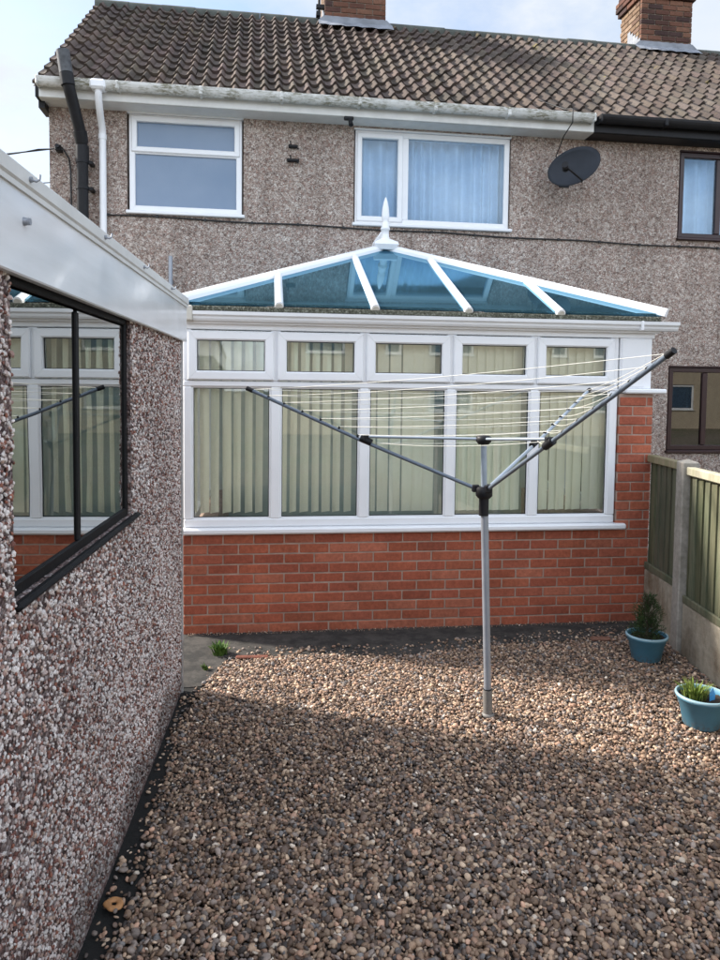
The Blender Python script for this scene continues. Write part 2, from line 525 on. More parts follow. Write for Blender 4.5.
def rand_rot(k, tilt):
    a = rng.uniform(0, 2 * PI, k); b = rng.normal(0, tilt, k); c = rng.normal(0, tilt, k)
    ca, sa, cb, sb, cc, sc = np.cos(a), np.sin(a), np.cos(b), np.sin(b), np.cos(c), np.sin(c)
    Rz = np.zeros((k, 3, 3)); Rz[:, 0, 0] = ca; Rz[:, 0, 1] = -sa; Rz[:, 1, 0] = sa; Rz[:, 1, 1] = ca; Rz[:, 2, 2] = 1
    Rx = np.zeros((k, 3, 3)); Rx[:, 0, 0] = 1; Rx[:, 1, 1] = cb; Rx[:, 1, 2] = -sb; Rx[:, 2, 1] = sb; Rx[:, 2, 2] = cb
    Ry = np.zeros((k, 3, 3)); Ry[:, 1, 1] = 1; Ry[:, 0, 0] = cc; Ry[:, 0, 2] = sc; Ry[:, 2, 0] = -sc; Ry[:, 2, 2] = cc
    return Rx @ Ry @ Rz

def wall_holes(u0, u1, z0, z1, y, depth, holes, mb):
    """front sheet at y (facing -y) with openings (ua,ub,za,zb); reveals run back by depth"""
    us = sorted({u0, u1, *[h[0] for h in holes], *[h[1] for h in holes]})
    zs = sorted({z0, z1, *[h[2] for h in holes], *[h[3] for h in holes]})
    for i in range(len(us) - 1):
        for j in range(len(zs) - 1):
            cu = (us[i] + us[i + 1]) / 2; cz = (zs[j] + zs[j + 1]) / 2
            if any(h[0] < cu < h[1] and h[2] < cz < h[3] for h in holes):
                continue
            a, b, c, d = us[i], us[i + 1], zs[j], zs[j + 1]
            mb.add([(a, y, c), (b, y, c), (b, y, d), (a, y, d)], [(0, 1, 2, 3)])
    for a, b, c, d in holes:
        q = y + depth
        mb.add([(a, y, c), (a, q, c), (a, q, d), (a, y, d)], [(0, 1, 2, 3)])
        mb.add([(b, y, c), (b, y, d), (b, q, d), (b, q, c)], [(0, 1, 2, 3)])
        mb.add([(a, y, d), (a, q, d), (b, q, d), (b, y, d)], [(0, 1, 2, 3)])
        mb.add([(a, y, c), (b, y, c), (b, q, c), (a, q, c)], [(0, 1, 2, 3)])
    return mb

def frame_ring(mb, a, b, c, d, w, y0, y1, bev=0.006):
    """rectangular frame in the xz plane, outer a..b x c..d, member width w, mitred corners"""
    g = 0.0007
    bev = min(bev, w * 0.3, (y1 - y0) * 0.4)
    O = [(a, c), (b, c), (b, d), (a, d)]
    I = [(a + w, c + w), (b - w, c + w), (b - w, d - w), (a + w, d - w)]
    for k in range(4):
        k2 = (k + 1) % 4
        ux = (O[k2][0] - O[k][0]); uz = (O[k2][1] - O[k][1]); L = math.hypot(ux, uz); ux /= L; uz /= L
        def mixp(p, q, t): return (p[0] + (q[0] - p[0]) * t, p[1] + (q[1] - p[1]) * t)
        def sh(p, s_): return (p[0] + ux * s_, p[1] + uz * s_)
        o0, o1, i0, i1 = sh(O[k], g), sh(O[k2], -g), sh(I[k], g), sh(I[k2], -g)
        t = bev / w
        prof0 = [(o0, y1), (o0, y0 + bev), (mixp(o0, i0, t), y0), (mixp(o0, i0, 1 - t), y0), (i0, y0 + bev), (i0, y1)]
        prof1 = [(o1, y1), (o1, y0 + bev), (mixp(o1, i1, t), y0), (mixp(o1, i1, 1 - t), y0), (i1, y0 + bev), (i1, y1)]
        vs = [(p[0], y, p[1]) for p, y in prof0] + [(p[0], y, p[1]) for p, y in prof1]
        mb.add(vs, [(q, (q + 1) % 6, 6 + (q + 1) % 6, 6 + q) for q in range(6)] + [(0, 1, 2, 3, 4, 5), (11, 10, 9, 8, 7, 6)])
    return mb

def bricks(mb, a, b, z0, z1, y, depth=0.05, bl=0.225, ch=0.075, mj=0.010, pal=None, off=0.0, axis='x', rowoff=0):
    """real bricks on the plane y, course by course; axis 'x' runs along x, 'y' runs along y (face towards -x at x=y)"""
    n = int(round((z1 - z0) / ch))
    for r in range(n):
        za = z0 + r * ch
        x = a - (bl * 0.5 if (r + rowoff) % 2 else 0.0) - off
        while x < b - 0.004:
            p = max(a, x) + mj / 2; q = min(b, x + bl) - mj / 2
            x += bl
            if q - p < 0.02:
                continue
            t = pal[int(rng.integers(len(pal)))]
            k = float(rng.uniform(0.92, 1.08)) * (0.85 if rng.random() < 0.04 else 1.0)
            t = tuple(c * k for c in t)
            j = float(rng.normal(0, 0.0012))
            zc = za + mj / 2; zd = za + ch - mj / 2
            if axis == 'x':
                mb.box(p, q, y + j, y + depth, zc, zd, t, 0.004)
            else:
                mb.box(y + j, y + depth, p, q, zc, zd, t, 0.004)
    return mb

RED = [(0.345, 0.098, 0.054), (0.33, 0.092, 0.052), (0.36, 0.108, 0.060), (0.315, 0.088, 0.052), (0.37, 0.122, 0.073), (0.34, 0.100, 0.060)]
CHIM = [(0.10, 0.045, 0.032), (0.14, 0.065, 0.042), (0.075, 0.036, 0.028), (0.17, 0.085, 0.055), (0.05, 0.028, 0.025), (0.13, 0.06, 0.04)]

# ------------------------------------------------------------------ ground and gravel
def sheet(name, pts, z, mat, thick=0.0):
    mb = MB()
    n = len(pts)
    mb.add([(x, y, z) for x, y in pts], [tuple(range(n))])
    if thick:
        vs = [(x, y, z) for x, y in pts] + [(x, y, z - thick) for x, y in pts]
        mb.add(vs, [(i, i + n, (i + 1) % n + n, (i + 1) % n) for i in range(n)])
    return mb.build(name, mat)

tag(sheet('ground', [(-300, -300), (300, -300), (300, 300), (-300, 300)], -0.045, M['ground']), 'pale bare ground around the house and garden', None, None, 'structure')
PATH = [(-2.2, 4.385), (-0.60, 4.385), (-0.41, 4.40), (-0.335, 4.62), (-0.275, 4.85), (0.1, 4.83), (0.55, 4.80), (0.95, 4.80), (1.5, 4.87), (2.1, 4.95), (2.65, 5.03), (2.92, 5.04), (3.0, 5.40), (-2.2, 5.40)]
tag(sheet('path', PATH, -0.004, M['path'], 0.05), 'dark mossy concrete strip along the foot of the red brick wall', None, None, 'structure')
tag(sheet('earth_strip', [(-0.75, -0.5), (-0.58, -0.5), (-0.475, 2.2), (-0.43, 3.2), (-0.395, 4.39), (-0.56, 4.385)], -0.008, M['earth'], 0.03), 'black damp earth strip along the foot of the pebbledash garage wall', None, None, 'structure')

def edge_y(x):
    xs = [-0.41, -0.335, -0.275, 0.1, 0.55, 0.95, 1.5, 2.1, 2.65, 3.1]
    ys = [4.40, 4.62, 4.85, 4.83, 4.80, 4.80, 4.87, 4.95, 5.03, 5.05]
    return np.interp(x, xs, ys)

GR = np.array([(0.26, 0.185, 0.135), (0.37, 0.275, 0.205), (0.15, 0.105, 0.08), (0.50, 0.40, 0.31), (0.27, 0.235, 0.22), (0.07, 0.06, 0.058), (0.40, 0.265, 0.20), (0.22, 0.165, 0.14), (0.11, 0.085, 0.075), (0.68, 0.62, 0.55), (0.19, 0.19, 0.20)])
GW = np.array([0.16, 0.13, 0.16, 0.08, 0.10, 0.08, 0.09, 0.09, 0.07, 0.025, 0.05]); GW = GW / GW.sum()

def pebble_field(sp, x0, x1, y0, y1, size, zlo, zhi):
    nx = int((x1 - x0) / sp); ny = int((y1 - y0) / sp)
    gx, gy = np.meshgrid(np.arange(nx), np.arange(ny))
    x = x0 + (gx.ravel() + rng.uniform(-0.1, 1.1, nx * ny)) * sp
    y = y0 + (gy.ravel() + rng.uniform(-0.1, 1.1, nx * ny)) * sp
    wallx = -0.70 + 0.0417 * y
    thin = 0.09 + 0.03 * np.sin(y * 3.1) + 0.02 * np.sin(y * 7.7)
    strip = wallx + np.clip(thin, 0.03, 0.2) * np.clip((y - 1.7) / 0.6, 0.25, 1)
    fx = 2.86 + (4.694 - y) * (-0.135)
    keep = (x > strip + rng.normal(0, 0.012, len(x))) & (x < fx) & (y < edge_y(x) + rng.normal(0, 0.012, len(x)))
    # outside the tight bed a few strays lie on the dark strips
    stray = (rng.random(len(x)) < 0.16) & (x > wallx + 0.02) & (x < fx) & (y < edge_y(x) + 0.2) & ((y < 4.38) | (x > -0.40))
    nearwall = (y > 5.29 - 0) & (y < 5.345) & (x > -0.6) & (x < 2.9) & (rng.random(len(x)) < 0.75)
    keep = keep | (stray) | nearwall
    x, y = x[keep], y[keep]
    k = len(x)
    a = rng.uniform(size[0], size[1], k) * rng.choice([0.6, 0.8, 1, 1, 1.2, 1.5], k)
    a = np.where((y > 5.2), a * 0.45, a)
    S = np.stack([a, a * rng.uniform(0.5, 0.92, k), a * rng.uniform(0.36, 0.7, k)], 1)
    z = rng.uniform(zlo, zhi, k) + 0.008 * np.sin(x * 5) * np.sin(y * 4.3)
    z = np.where(y > 5.2, 0.004, z)
    return np.stack([x, y, z], 1), S

VV, FF, TT = [], [], []
o = 0
for (sp, y0, y1, size, zlo, zhi, sub) in ((0.0137, 1.3, 3.0, (0.0080, 0.0130), -0.009, 0.008, 2), (0.0137, 3.0, 5.4, (0.0080, 0.0130), -0.009, 0.008, 1), (0.022, 1.3, 5.1, (0.011, 0.015), -0.020, -0.010, 1)):
    P, S = pebble_field(sp, -0.75, 3.35, y0, y1, size, zlo, zhi)
    Rm = rand_rot(len(P), 0.45)
    W, F, nv = scatter(P, S, sub, Rm, 0.075)
    idx = rng.choice(len(GR), len(P), p=GW)
    t = GR[idx] * np.exp(rng.normal(-0.05, 0.24, (len(P), 1))) * np.array([1.0, 0.915, 0.83])
    VV.append(W); FF.append(F + o); TT.append(np.repeat(t, nv, 0)); o += len(W)
grav = bulk_mesh('gravel', np.concatenate(VV), np.concatenate(FF), M['gravel'], np.concatenate(TT), True)
tag(grav, 'loose brown and buff rounded gravel covering the yard', 'gravel', None, 'stuff')
tag(sheet('gravel_bed', [(-0.60, -0.5), (3.42, -0.5), (2.9, 4.6), (2.8, 5.05), (0.9, 4.82), (-0.28, 4.85), (-0.42, 4.35)], -0.016, plain('gravel_bed', (0.035, 0.027, 0.022), 0.95, 0.4, 30, 60, 0.6)), 'dark bed under the gravel', None, None, 'structure')

# ------------------------------------------------------------------ houses
HR = math.radians(0.84)
HX = Vector((math.cos(HR), math.sin(HR), 0)); HO = Vector((0, 7.85, 0))
SLOPE = 0.767; EY = -0.22; EZ = 4.775; RY = 2.66; RZ = EZ + (RY - EY) * SLOPE
TH = math.atan(SLOPE)
PARTY = 3.50

def roof_tiles(parent, ua, ub, phase, tone):
    roll = 0.153; ns = 8; nc = 14
    L = (RY - EY) / math.cos(TH); g = L / nc
    mb = MB()
    nr = int(math.ceil((ub - ua) / roll))
    ct, st = math.cos(TH), math.sin(TH)
    def P(u, s, h):
        return (u, EY + s * ct - h * st, EZ + s * st + h * ct)
    prof = []
    for k in range(ns + 1):
        t = k / ns
        # pantile: broad pan and a rounded roll
        prof.append(0.046 * (math.exp(-((t - 0.72) / 0.18) ** 2) + math.exp(-((t + 0.28) / 0.18) ** 2)) - 0.006 * math.sin(2 * PI * t))
    for c in range(nc):
        s0 = c * g - 0.01; s1 = s0 + g + 0.05
        for r in range(nr):
            ju = float(rng.normal(0, 0.002)); js = float(rng.normal(0, 0.005)); jh = float(rng.normal(0, 0.0025))
            k = float(rng.uniform(0.78, 1.2))
            t = tuple(x * k * float(rng.uniform(0.95, 1.05)) for x in tone)
            if rng.random() < 0.08:
                t = tuple(x * 0.62 for x in t)
            vs = []
            for i in range(ns + 1):
                u = ua + (r + i / ns) * roll + ju
                vs.append(P(u, s0 + js, prof[i] + 0.038 + jh))
            for i in range(ns + 1):
                u = ua + (r + i / ns) * roll + ju
                vs.append(P(u, s1 + js, prof[i] + 0.003 + jh))
            for i in range(ns + 1):
                u = ua + (r + i / ns) * roll + ju
                vs.append(P(u, s0 + js, prof[i] + 0.006 + jh))
            m = ns + 1
            mb.add(vs, [(i, i + 1, m + i + 1, m + i) for i in range(ns)], t, True)
            mb.add(vs, [(2 * m + i, 2 * m + i + 1, i + 1, i) for i in range(ns)], tuple(x * 0.8 for x in t), False)
            if r == 0:
                mb.add([vs[0], vs[m], (vs[m][0], vs[m][1], vs[m][2] - 0.035), (vs[0][0], vs[0][1], vs[0][2] - 0.035)], [(0, 1, 2, 3)], t)
    # rear slope and underlay as one board
    mb.add([(ua, EY, EZ - 0.02), (ub, EY, EZ - 0.02), (ub, RY, RZ - 0.02), (ua, RY, RZ - 0.02)], [(0, 1, 2, 3)], tone)
    mb.add([(ua, RY, RZ), (ub, RY, RZ), (ub, 2 * RY - EY, EZ), (ua, 2 * RY - EY, EZ)], [(0, 1, 2, 3)], tone)
    return mb.build('roof', M['tile'], parent)

def ridge(parent, ua, ub):
    mb = MB()
    u = ua
    while u < ub - 0.02:
        e = min(u + 0.44, ub)
        z = RZ - 0.015 + float(rng.normal(0, 0.003))
        prof = [(RY + 0.115 * math.cos(a), z + 0.075 * math.sin(a)) for a in [PI * k / 8 for k in range(9)]]
        prof = [(RY + 0.115, z - 0.06)] + prof + [(RY - 0.115, z - 0.06)]
        k = float(rng.uniform(0.8, 1.15))
        mb.extrude(prof, u, e - 0.003, tint=(k, k, k), smooth=False)
        u = e
    return mb.build('ridge_tiles', M['ridge'], parent)

def window(parent, name, a, b, c, d, y, mat_frame, lights, w=0.06, sill=True, pane='glass_up', curtain=True, sash=None, head=True):
    """frame at a..b x c..d; lights are sashes/panes (a,b,c,d, opening?)"""
    mb = MB()
    frame_ring(mb, a, b, c, d, w, y, y + 0.07)
    win = mb.build(name, mat_frame, parent)
    tr = MB()
    for (p, q) in (lights.get('bars') or []):
        tr.box(p[0], p[1], y + 0.004, y + 0.066, q[0], q[1], bev=0.005)
    if tr.v:
        tr.build('mullion', mat_frame, win)
    for (p0, p1, q0, q1, op) in lights['panes']:
        if op:
            fr = MB(); frame_ring(fr, p0, p1, q0, q1, 0.055, y - 0.016, y + 0.05, 0.008); fr.build('sash', mat_frame, win)
            i = 0.05
        else:
            i = -0.005
        MB().box(p0 + i, p1 - i, y + 0.026, y + 0.034, q0 + i, q1 - i).build('pane', M[pane], win)
    if sill:
        sm = MB(); sm.box(a - 0.03, b + 0.03, y - 0.06, y + 0.03, c - 0.035, c - 0.001, bev=0.008); sm.build('sill', mat_frame, win)
    if head:
        hm = MB(); hm.box(a - 0.02, b + 0.02, y - 0.02, y + 0.05, d + 0.001, d + 0.022, bev=0.005); hm.build('head_trim', mat_frame, win)
    if curtain:
        cm = MB()
        n = int((b - a) / 0.006)
        pts = []
        ph = [float(rng.uniform(0, 6)) for _ in range(4)]
        for i in range(n + 1):
            x = a + 0.02 + (b - a - 0.04) * i / n
            yy = y + 0.17 + 0.036 * math.sin(x * 50 + 2.4 * math.sin(x * 7 + ph[0]) + ph[1]) + 0.012 * math.sin(x * 23 + ph[2])
            pts.append((x, yy))
        vs = [(x, yy, c) for x, yy in pts] + [(x, yy + 0.01, d) for x, yy in pts]
        k = len(pts)
        cm.add(vs, [(i, i + 1, k + i + 1, k + i) for i in range(k - 1)], (1, 1, 1), True)
        cm.build('net_curtain', M['net'], win)
    return win

def chimney(parent, ua, ub, ya, yb, z0, z1, band):
    core = MB(); core.box(ua + 0.012, ub - 0.012, ya + 0.012, yb - 0.012, z0, z1 - 0.01)
    ch = core.build('chimney', M['mortar_dark'], parent)
    mb = MB()
    bricks(mb, ua, ub, z0, band, ya, 0.05, pal=CHIM)
    n = int(round((band - z0) / 0.075)); top = z0 + n * 0.075
    bricks(mb, ya + 0.055, yb, z0, band, ua, 0.05, pal=[(0.20, 0.135, 0.085), (0.17, 0.11, 0.07), (0.23, 0.16, 0.11), (0.14, 0.085, 0.06)], axis='y', rowoff=1)  # left face in paler bricks: its sunlit look is painted into the palette
    # oversailing courses
    for i, e in enumerate((0.035, 0.06, 0.06, 0.03)):
        za = top + i * 0.075
        bricks(mb, ua - e, ub + e, za, za + 0.075, ya - e, 0.08, pal=CHIM, rowoff=i)
        bricks(mb, ya - e + 0.085, yb + e, za, za + 0.075, ua - e, 0.08, pal=CHIM, axis='y', rowoff=i + 1)
        mb.box(ub + e - 0.06, ub + e - 0.003, ya - e + 0.085, yb + e, za + .004, za + 0.071, CHIM[0])
    mb.box(ub - 0.05, ub - 0.002, ya + 0.055, yb, z0, top, CHIM[1])
    mb.build('brickwork', M['brick'], ch)
    cp = MB(); cp.box(ua - 0.02, ub + 0.02, ya - 0.02, yb + 0.02, top + 0.30, top + 0.36, bev=0.02); cp.build('cap', M['mortar_dark'], ch)
    for i in range(2):
        pm = MB(); pm.lathe([(0.0, 0), (0.12, 0.0), (0.115, 0.3), (0.135, 0.32), (0.135, 0.37), (0.1, 0.37), (0.09, 0.05)], 20, (ua + (ub - ua) * (0.27 + 0.46 * i), (ya + yb) / 2, top + 0.36))
        pm.build('chimney_pot', plain('terracotta_pot', (0.28, 0.12, 0.07), 0.8), ch)
    # lead flashing: apron in front, stepped at the side
    fl = MB()
    ct, st = math.cos(TH), math.sin(TH)
    def rp(u, y, h): return (u, y - h * st, EZ + (y - EY) * SLOPE + h * ct)
    nn = 14
    vs = []
    for k in range(nn + 1):
        u = ua - 0.09 + (ub - ua + 0.18) * k / nn
        vs.append(rp(u, ya - 0.11, 0.085 + 0.006 * math.sin(k * 2.1)))
    for k in range(nn + 1):
        u = ua - 0.09 + (ub - ua + 0.18) * k / nn
        vs.append((u, ya - 0.012, EZ + (ya - EY) * SLOPE + 0.105))
    for k in range(nn + 1):
        u = ua - 0.012 + (ub - ua + 0.024) * k / nn
        vs.append((u, ya - 0.010, EZ + (ya - EY) * SLOPE + 0.175 + 0.004 * math.sin(k * 3.0)))
    m = nn + 1
    fl.add(vs, [(i, i + 1, m + i + 1, m + i) for i in range(nn)] + [(m + i, m + i + 1, 2 * m + i + 1, 2 * m + i) for i in range(nn)], (1, 1, 1), False)
    steps = []
    for k in range(5):
        y0 = ya + k * 0.075; zb = EZ + (y0 - EY) * SLOPE
        fl.box(ua - 0.010, ua - 0.004, y0, y0 + 0.080, zb + 0.02, zb + 0.22)
    fo = fl.build('flashing', M['lead'], ch)
    return ch

# ---- own house (white gutter)
H1 = thing('terraced_house', 'pebbledash terraced house with white gutter, white window frames and dish, behind the conservatory', 'house', HO, HR, 'terraced houses in one row')
UL = -2.235
holes1 = [(-1.475, -0.285, 3.625, 4.655), (0.89, 2.65, 3.605, 4.63)]
mb = wall_holes(UL, PARTY, -0.05, 4.80, 0.0, 0.12, holes1, MB())
D2 = 2 * RY
mb.add([(UL, 0, -0.05), (UL, 0, 4.80), (UL, RY, RZ - 0.06), (UL, D2, 4.80), (UL, D2, -0.05)], [(0, 1, 2, 3, 4)])
mb.add([(UL, D2, -0.05), (PARTY, D2, -0.05), (PARTY, D2, 4.8), (UL, D2, 4.8)], [(0, 1, 2, 3)])
mb.build('wall', M['dash_house'], H1)
rf = roof_tiles(H1, -2.32, PARTY, 0, (0.104, 0.078, 0.064))
ridge(rf, -2.32, PARTY)
ch1 = chimney(rf, 0.772, 1.635, 2.44, 3.14, 6.60, 7.62, 7.62)
# aerial bracket strapped to the left of the first chimney
am = MB(); am.tube([(0.70, 2.55, 7.0), (0.70, 2.55, 8.6)], 0.018, 8); am.box(0.66, 0.774, 2.52, 2.58, 7.13, 7.18); am.box(0.67, 0.774, 2.52, 2.58, 7.36, 7.41); am.box(0.66, 0.72, 2.50, 2.60, 7.02, 7.08)
am.build('aerial_mast', M['black_plastic'], ch1)
# eaves: fascia board, soffit, gutter with brackets
GY = EY - 0.115
mb = MB(); mb.box(UL - 0.03, PARTY, EY - 0.02, EY + 0.0, 4.650, 4.755, bev=0.004); mb.box(UL - 0.03, PARTY, EY + 0.001, 0.02, 4.647, 4.663)
mb.build('fascia_board', M['upvc_old'], H1)
mb = MB(); mb.box(UL - 0.062, UL - 0.031, EY - 0.02, 0.25, 4.65, 4.80); mb.box(UL - 0.060, UL - 0.001, -0.14, 0.12, 4.58, 4.646)
mb.build('eaves_return', M['black_plastic'], H1)
def gutter(parent, a, b, mat):
    prof = []
    for k in range(11):
        t = PI + PI * k / 10
        prof.append((GY + 0.062 + 0.062 * math.cos(t) - 0.03, 4.805 + 0.080 * math.sin(t)))
    prof += [(p + (0.006 if p < GY else -0.006), q + 0.003) for p, q in reversed(prof)]
    mb = MB(); mb.extrude(prof, a, b, smooth=False)
    for e in (a, b):
        mb.box(e - 0.012, e + 0.012, GY - 0.036, GY + 0.098, 4.722, 4.812, bev=0.01)
    g = mb.build('gutter', mat, parent)
    x = a + 0.75
    while x < b - 0.2:
        br = MB(); br.box(x - 0.02, x + 0.02, GY - 0.038, GY + 0.096, 4.720, 4.811, bev=0.012); br.build('gutter_bracket', mat, g)
        x += 0.8
    return g
gutter(H1, -2.25, PARTY - 0.045, M['gutter'])
mb = MB()
mb.box(-1.76, -1.61, GY - 0.045, GY + 0.10, 4.718, 4.812, bev=0.02)
mb.tube([(-1.685, GY + 0.02, 4.74), (-1.685, GY + 0.02, 4.64), (-1.70, -0.16, 4.52), (-1.702, -0.065, 4.44), (-1.702, -0.055, 4.36), (-1.702, -0.055, 0.0)], 0.036, 12)
for z in (4.33, 3.2, 2.0):
    mb.tube([(-1.702, -0.055, z), (-1.702, -0.055, z + 0.05)], 0.042, 12)
mb.build('downpipe', M['upvc'], H1)
mb = MB()
mb.tube([(-1.885, -0.13, 0.0), (-1.885, -0.13, 4.22), (-1.888, -0.15, 4.32), (-1.93, -0.41, 4.66), (-1.945, -0.43, 4.74), (-1.985, -0.43, 5.02)], 0.056, 14)
for p, q in (((-1.885, -0.13, 4.08), (-1.885, -0.13, 4.23)), ((-1.94, -0.43, 4.70), (-1.955, -0.43, 4.81)), ((-1.886, -0.14, 4.26), (-1.893, -0.18, 4.36))):
    mb.tube([p, q], 0.065, 14)
for z in (4.06, 3.80, 2.6, 1.4):
    mb.tube([(-1.885, -0.13, z), (-1.885, -0.13, z + 0.03)], 0.064, 14); mb.box(-1.83, -1.79, -0.13, 0.0, z, z + 0.03)
mb.build('soil_pipe', M['black_plastic'], H1)
mb = MB(); mb.tube([(-1.956, -0.43, 4.815), (-1.986, -0.43, 5.023)], 0.0625, 14, caps=False); mb.build('pipe_sleeve', plain('weathered_sleeve', (0.06, 0.063, 0.068), 0.6, 0.6, 14), H1)
mb = MB(); mb.tube([(-1.025, -0.12, 1.8), (-1.025, -0.12, 3.17)], 0.022, 10); mb.box(-1.045, -1.005, -0.12, 0.0, 2.9, 2.93); mb.build('vent_pipe', M['steel'], H1)
# windows
window(H1, 'window', -1.455, -0.30, 3.645, 4.635, 0.02, M['upvc'], dict(bars=[((-1.40, -0.355), (4.235, 4.285))], panes=[(-1.43, -0.325, 4.25, 4.615, True), (-1.40, -0.355, 3.70, 4.24, False)]), pane='frosted', curtain=False)
window(H1, 'window', 0.905, 2.64, 3.62, 4.61, 0.02, M['upvc'], dict(bars=[((1.425, 1.495), (3.68, 4.55))], panes=[(0.925, 1.43, 3.645, 4.585, True), (1.49, 2.585, 3.675, 4.555, False)]))

# ---- neighbouring house (black gutter)
U0 = 6.2
H2 = thing('terraced_house', 'pebbledash terraced house with black gutter and brown window frames, on the right', 'house', HO + HX * U0, HR, 'terraced houses in one row')
UR = 10.2 - U0
l = lambda u: u - U0
holes2 = [(l(4.665), l(5.90), 3.60, 4.60), (l(4.62), l(5.90), 1.13, 2.13)]
mb = wall_holes(l(PARTY) + 0.001, UR, -0.05, 4.80, 0.004, 0.12, holes2, MB())
mb.add([(UR, 0.004, -0.05), (UR, 0.004, 4.80), (UR, RY, RZ - 0.06), (UR, D2, 4.80), (UR, D2, -0.05)], [(0, 1, 2, 3, 4)])
mb.add([(l(PARTY), D2, -0.05), (UR, D2, -0.05), (UR, D2, 4.8), (l(PARTY), D2, 4.8)], [(0, 1, 2, 3)])
mb.build('wall', M['dash_house'], H2)
rf2 = roof_tiles(H2, l(PARTY) + 0.01, UR + 0.1, 0, (0.104, 0.080, 0.066))
ridge(rf2, l(PARTY) + 0.01, UR + 0.1)
chimney(rf2, l(5.50), l(6.32), 2.52, 3.16, 6.70, 7.67, 7.67)
mb = MB(); mb.box(l(PARTY) + .001, UR, EY - 0.02, EY + 0.0, 4.650, 4.755, bev=0.004); mb.box(l(PARTY) + .001, UR, EY + 0.001, 0.02, 4.647, 4.663)
mb.build('fascia_board', M['black_plastic'], H2)
gutter(H2, l(PARTY) + 0.03, UR, M['black_plastic'])
window(H2, 'window', l(4.685), l(5.885), 3.615, 4.585, 0.02, M['brown_frame'], dict(bars=[((l(5.15), l(5.215)), (3.675, 4.525))], panes=[(l(4.74), l(5.155), 3.67, 4.53, False), (l(5.21), l(5.83), 3.67, 4.53, False)]), w=0.055)
window(H2, 'window', l(4.64), l(5.885), 1.145, 2.115, 0.02, M['brown_frame'], dict(bars=[((l(5.07), l(5.135)), (1.205, 2.055))], panes=[(l(4.695), l(5.075), 1.20, 2.06, False), (l(5.13), l(5.83), 1.20, 2.06, False)]), w=0.055, curtain=False, pane='glass_low')

# ---- house across the garden behind the camera: it shows as reflections in the panes
H3 = thing('house', 'long cream rendered terrace across the garden, mirrored in the conservatory top panes', 'house', (5.0, -18.0, 0), PI)
wins = [(-3.3, -1.4, 3.2, 4.4), (-0.3, 0.4, 3.2, 4.4), (-3.3, -1.4, 0.9, 2.2), (2.0, 3.6, 3.2, 4.4)]
for k in range(1, 5):
    wins += [(-3.3 - 7.0 * k, -1.4 - 7.0 * k, 3.2, 4.4), (-0.3 - 7.0 * k, 0.4 - 7.0 * k, 3.2, 4.4), (-3.3 - 7.0 * k, -1.4 - 7.0 * k, 0.9, 2.2)]
LW = -33.0
mb = wall_holes(LW, 5, -0.05, 5.0, 0.0, 0.12, wins, MB())
mb.add([(LW, 0, -.05), (LW, 0, 5), (LW, 6, 5), (LW, 6, -.05)], [(0, 1, 2, 3)]); mb.add([(5, 0, -.05), (5, 6, -.05), (5, 6, 5), (5, 0, 5)], [(0, 1, 2, 3)]); mb.add([(LW, 6, -.05), (5, 6, -.05), (5, 6, 5), (LW, 6, 5)], [(0, 1, 2, 3)])
mb.build('wall', M['cream_render'], H3)
mb = MB(); mb.add([(LW - .3, -.3, 4.9), (5.3, -.3, 4.9), (5.3, 3, 7.2), (LW - .3, 3, 7.2), (LW - .3, 6.3, 4.9), (5.3, 6.3, 4.9)], [(0, 1, 2, 3), (3, 2, 5, 4)]); mb.add([(LW, 0, 4.95), (LW, 3, 7.1), (LW, 6, 4.95)], [(0, 1, 2)]); mb.add([(5, 0, 4.95), (5, 3, 7.1), (5, 6, 4.95)], [(0, 1, 2)])
mb.build('roof', M['plain_roof'], H3)
for (a, b, c, d) in wins:
    a += 0.02; b -= 0.02; c += 0.02; d -= 0.02
    window(H3, 'window', a, b, c, d, 0.02, M['upvc'], dict(bars=[], panes=[(a + 0.06, b - 0.06, c + 0.06, d - 0.06, False)]), w=0.09, head=False)

# ------------------------------------------------------------------ conservatory
CV = thing('conservatory', 'white framed conservatory with blue glass hipped roof and red brick base', 'conservatory', (1.2, 5.35, 0))
cx = lambda x: x - 1.2     # world x -> local
XL, XR = -0.625, 2.71
PX0, PX1 = 2.715, 3.005
DEP = 2.44
# masonry
mb = MB()
mb.box(cx(-0.62), cx(PX1) - 0.006, 0.005, 0.20, -0.03, 0.735)
mb.box(cx(PX0) + 0.006, cx(PX1) - 0.006, 0.005, 0.20, 0.735, 1.810)
mb.box(cx(PX1) - 0.20, cx(PX1) - 0.010, 0.2, DEP, -0.03, 0.735)
mb.box(cx(-0.62), cx(-0.43), 0.2, DEP, -0.03, 0.735)
wall = mb.build('wall', M['mortar'], CV)
mb = MB()
bricks(mb, cx(-0.63), cx(PX1), -0.012, 0.738, 0.0, 0.05, pal=RED, off=0.045)
bricks(mb, cx(PX0), cx(PX1), 0.738, 1.8105, 0.0, 0.05, pal=RED, off=0.105)
bricks(mb, 0.055, DEP, -0.012, 0.738, cx(PX1) - 0.05, 0.05, pal=RED, axis='y', rowoff=1)
mb.build('brickwork', M['brick'], wall)
# frame: sill rail, head, posts, transom, mullions
ZT = 2.245
BX = [-0.625, 0.044, 0.706, 1.373, 2.036, 2.712]
mb = MB()
mb.box(cx(XL), cx(XR), 0.012, 0.085, 0.790, 0.852, bev=0.008)
mb.box(cx(XL), cx(PX1), 0.010, 0.085, ZT, 2.31, bev=0.005)
for i, x in enumerate(BX):
    a, b = (x - 0.037, x + 0.037)
    if i == 0: a, b = x, x + 0.062
    if i == 5: a, b = x - 0.068, x
    mb.box(cx(a), cx(b), 0.0125, 0.0845, 0.8525, 1.8295, bev=0.008)
    mb.box(cx(a), cx(b), 0.018, 0.0840, 1.8725, ZT - 0.0005, bev=0.006)
mb.box(cx(XL), cx(XR), 0.0115, 0.0855, 1.830, 1.872, bev=0.007)
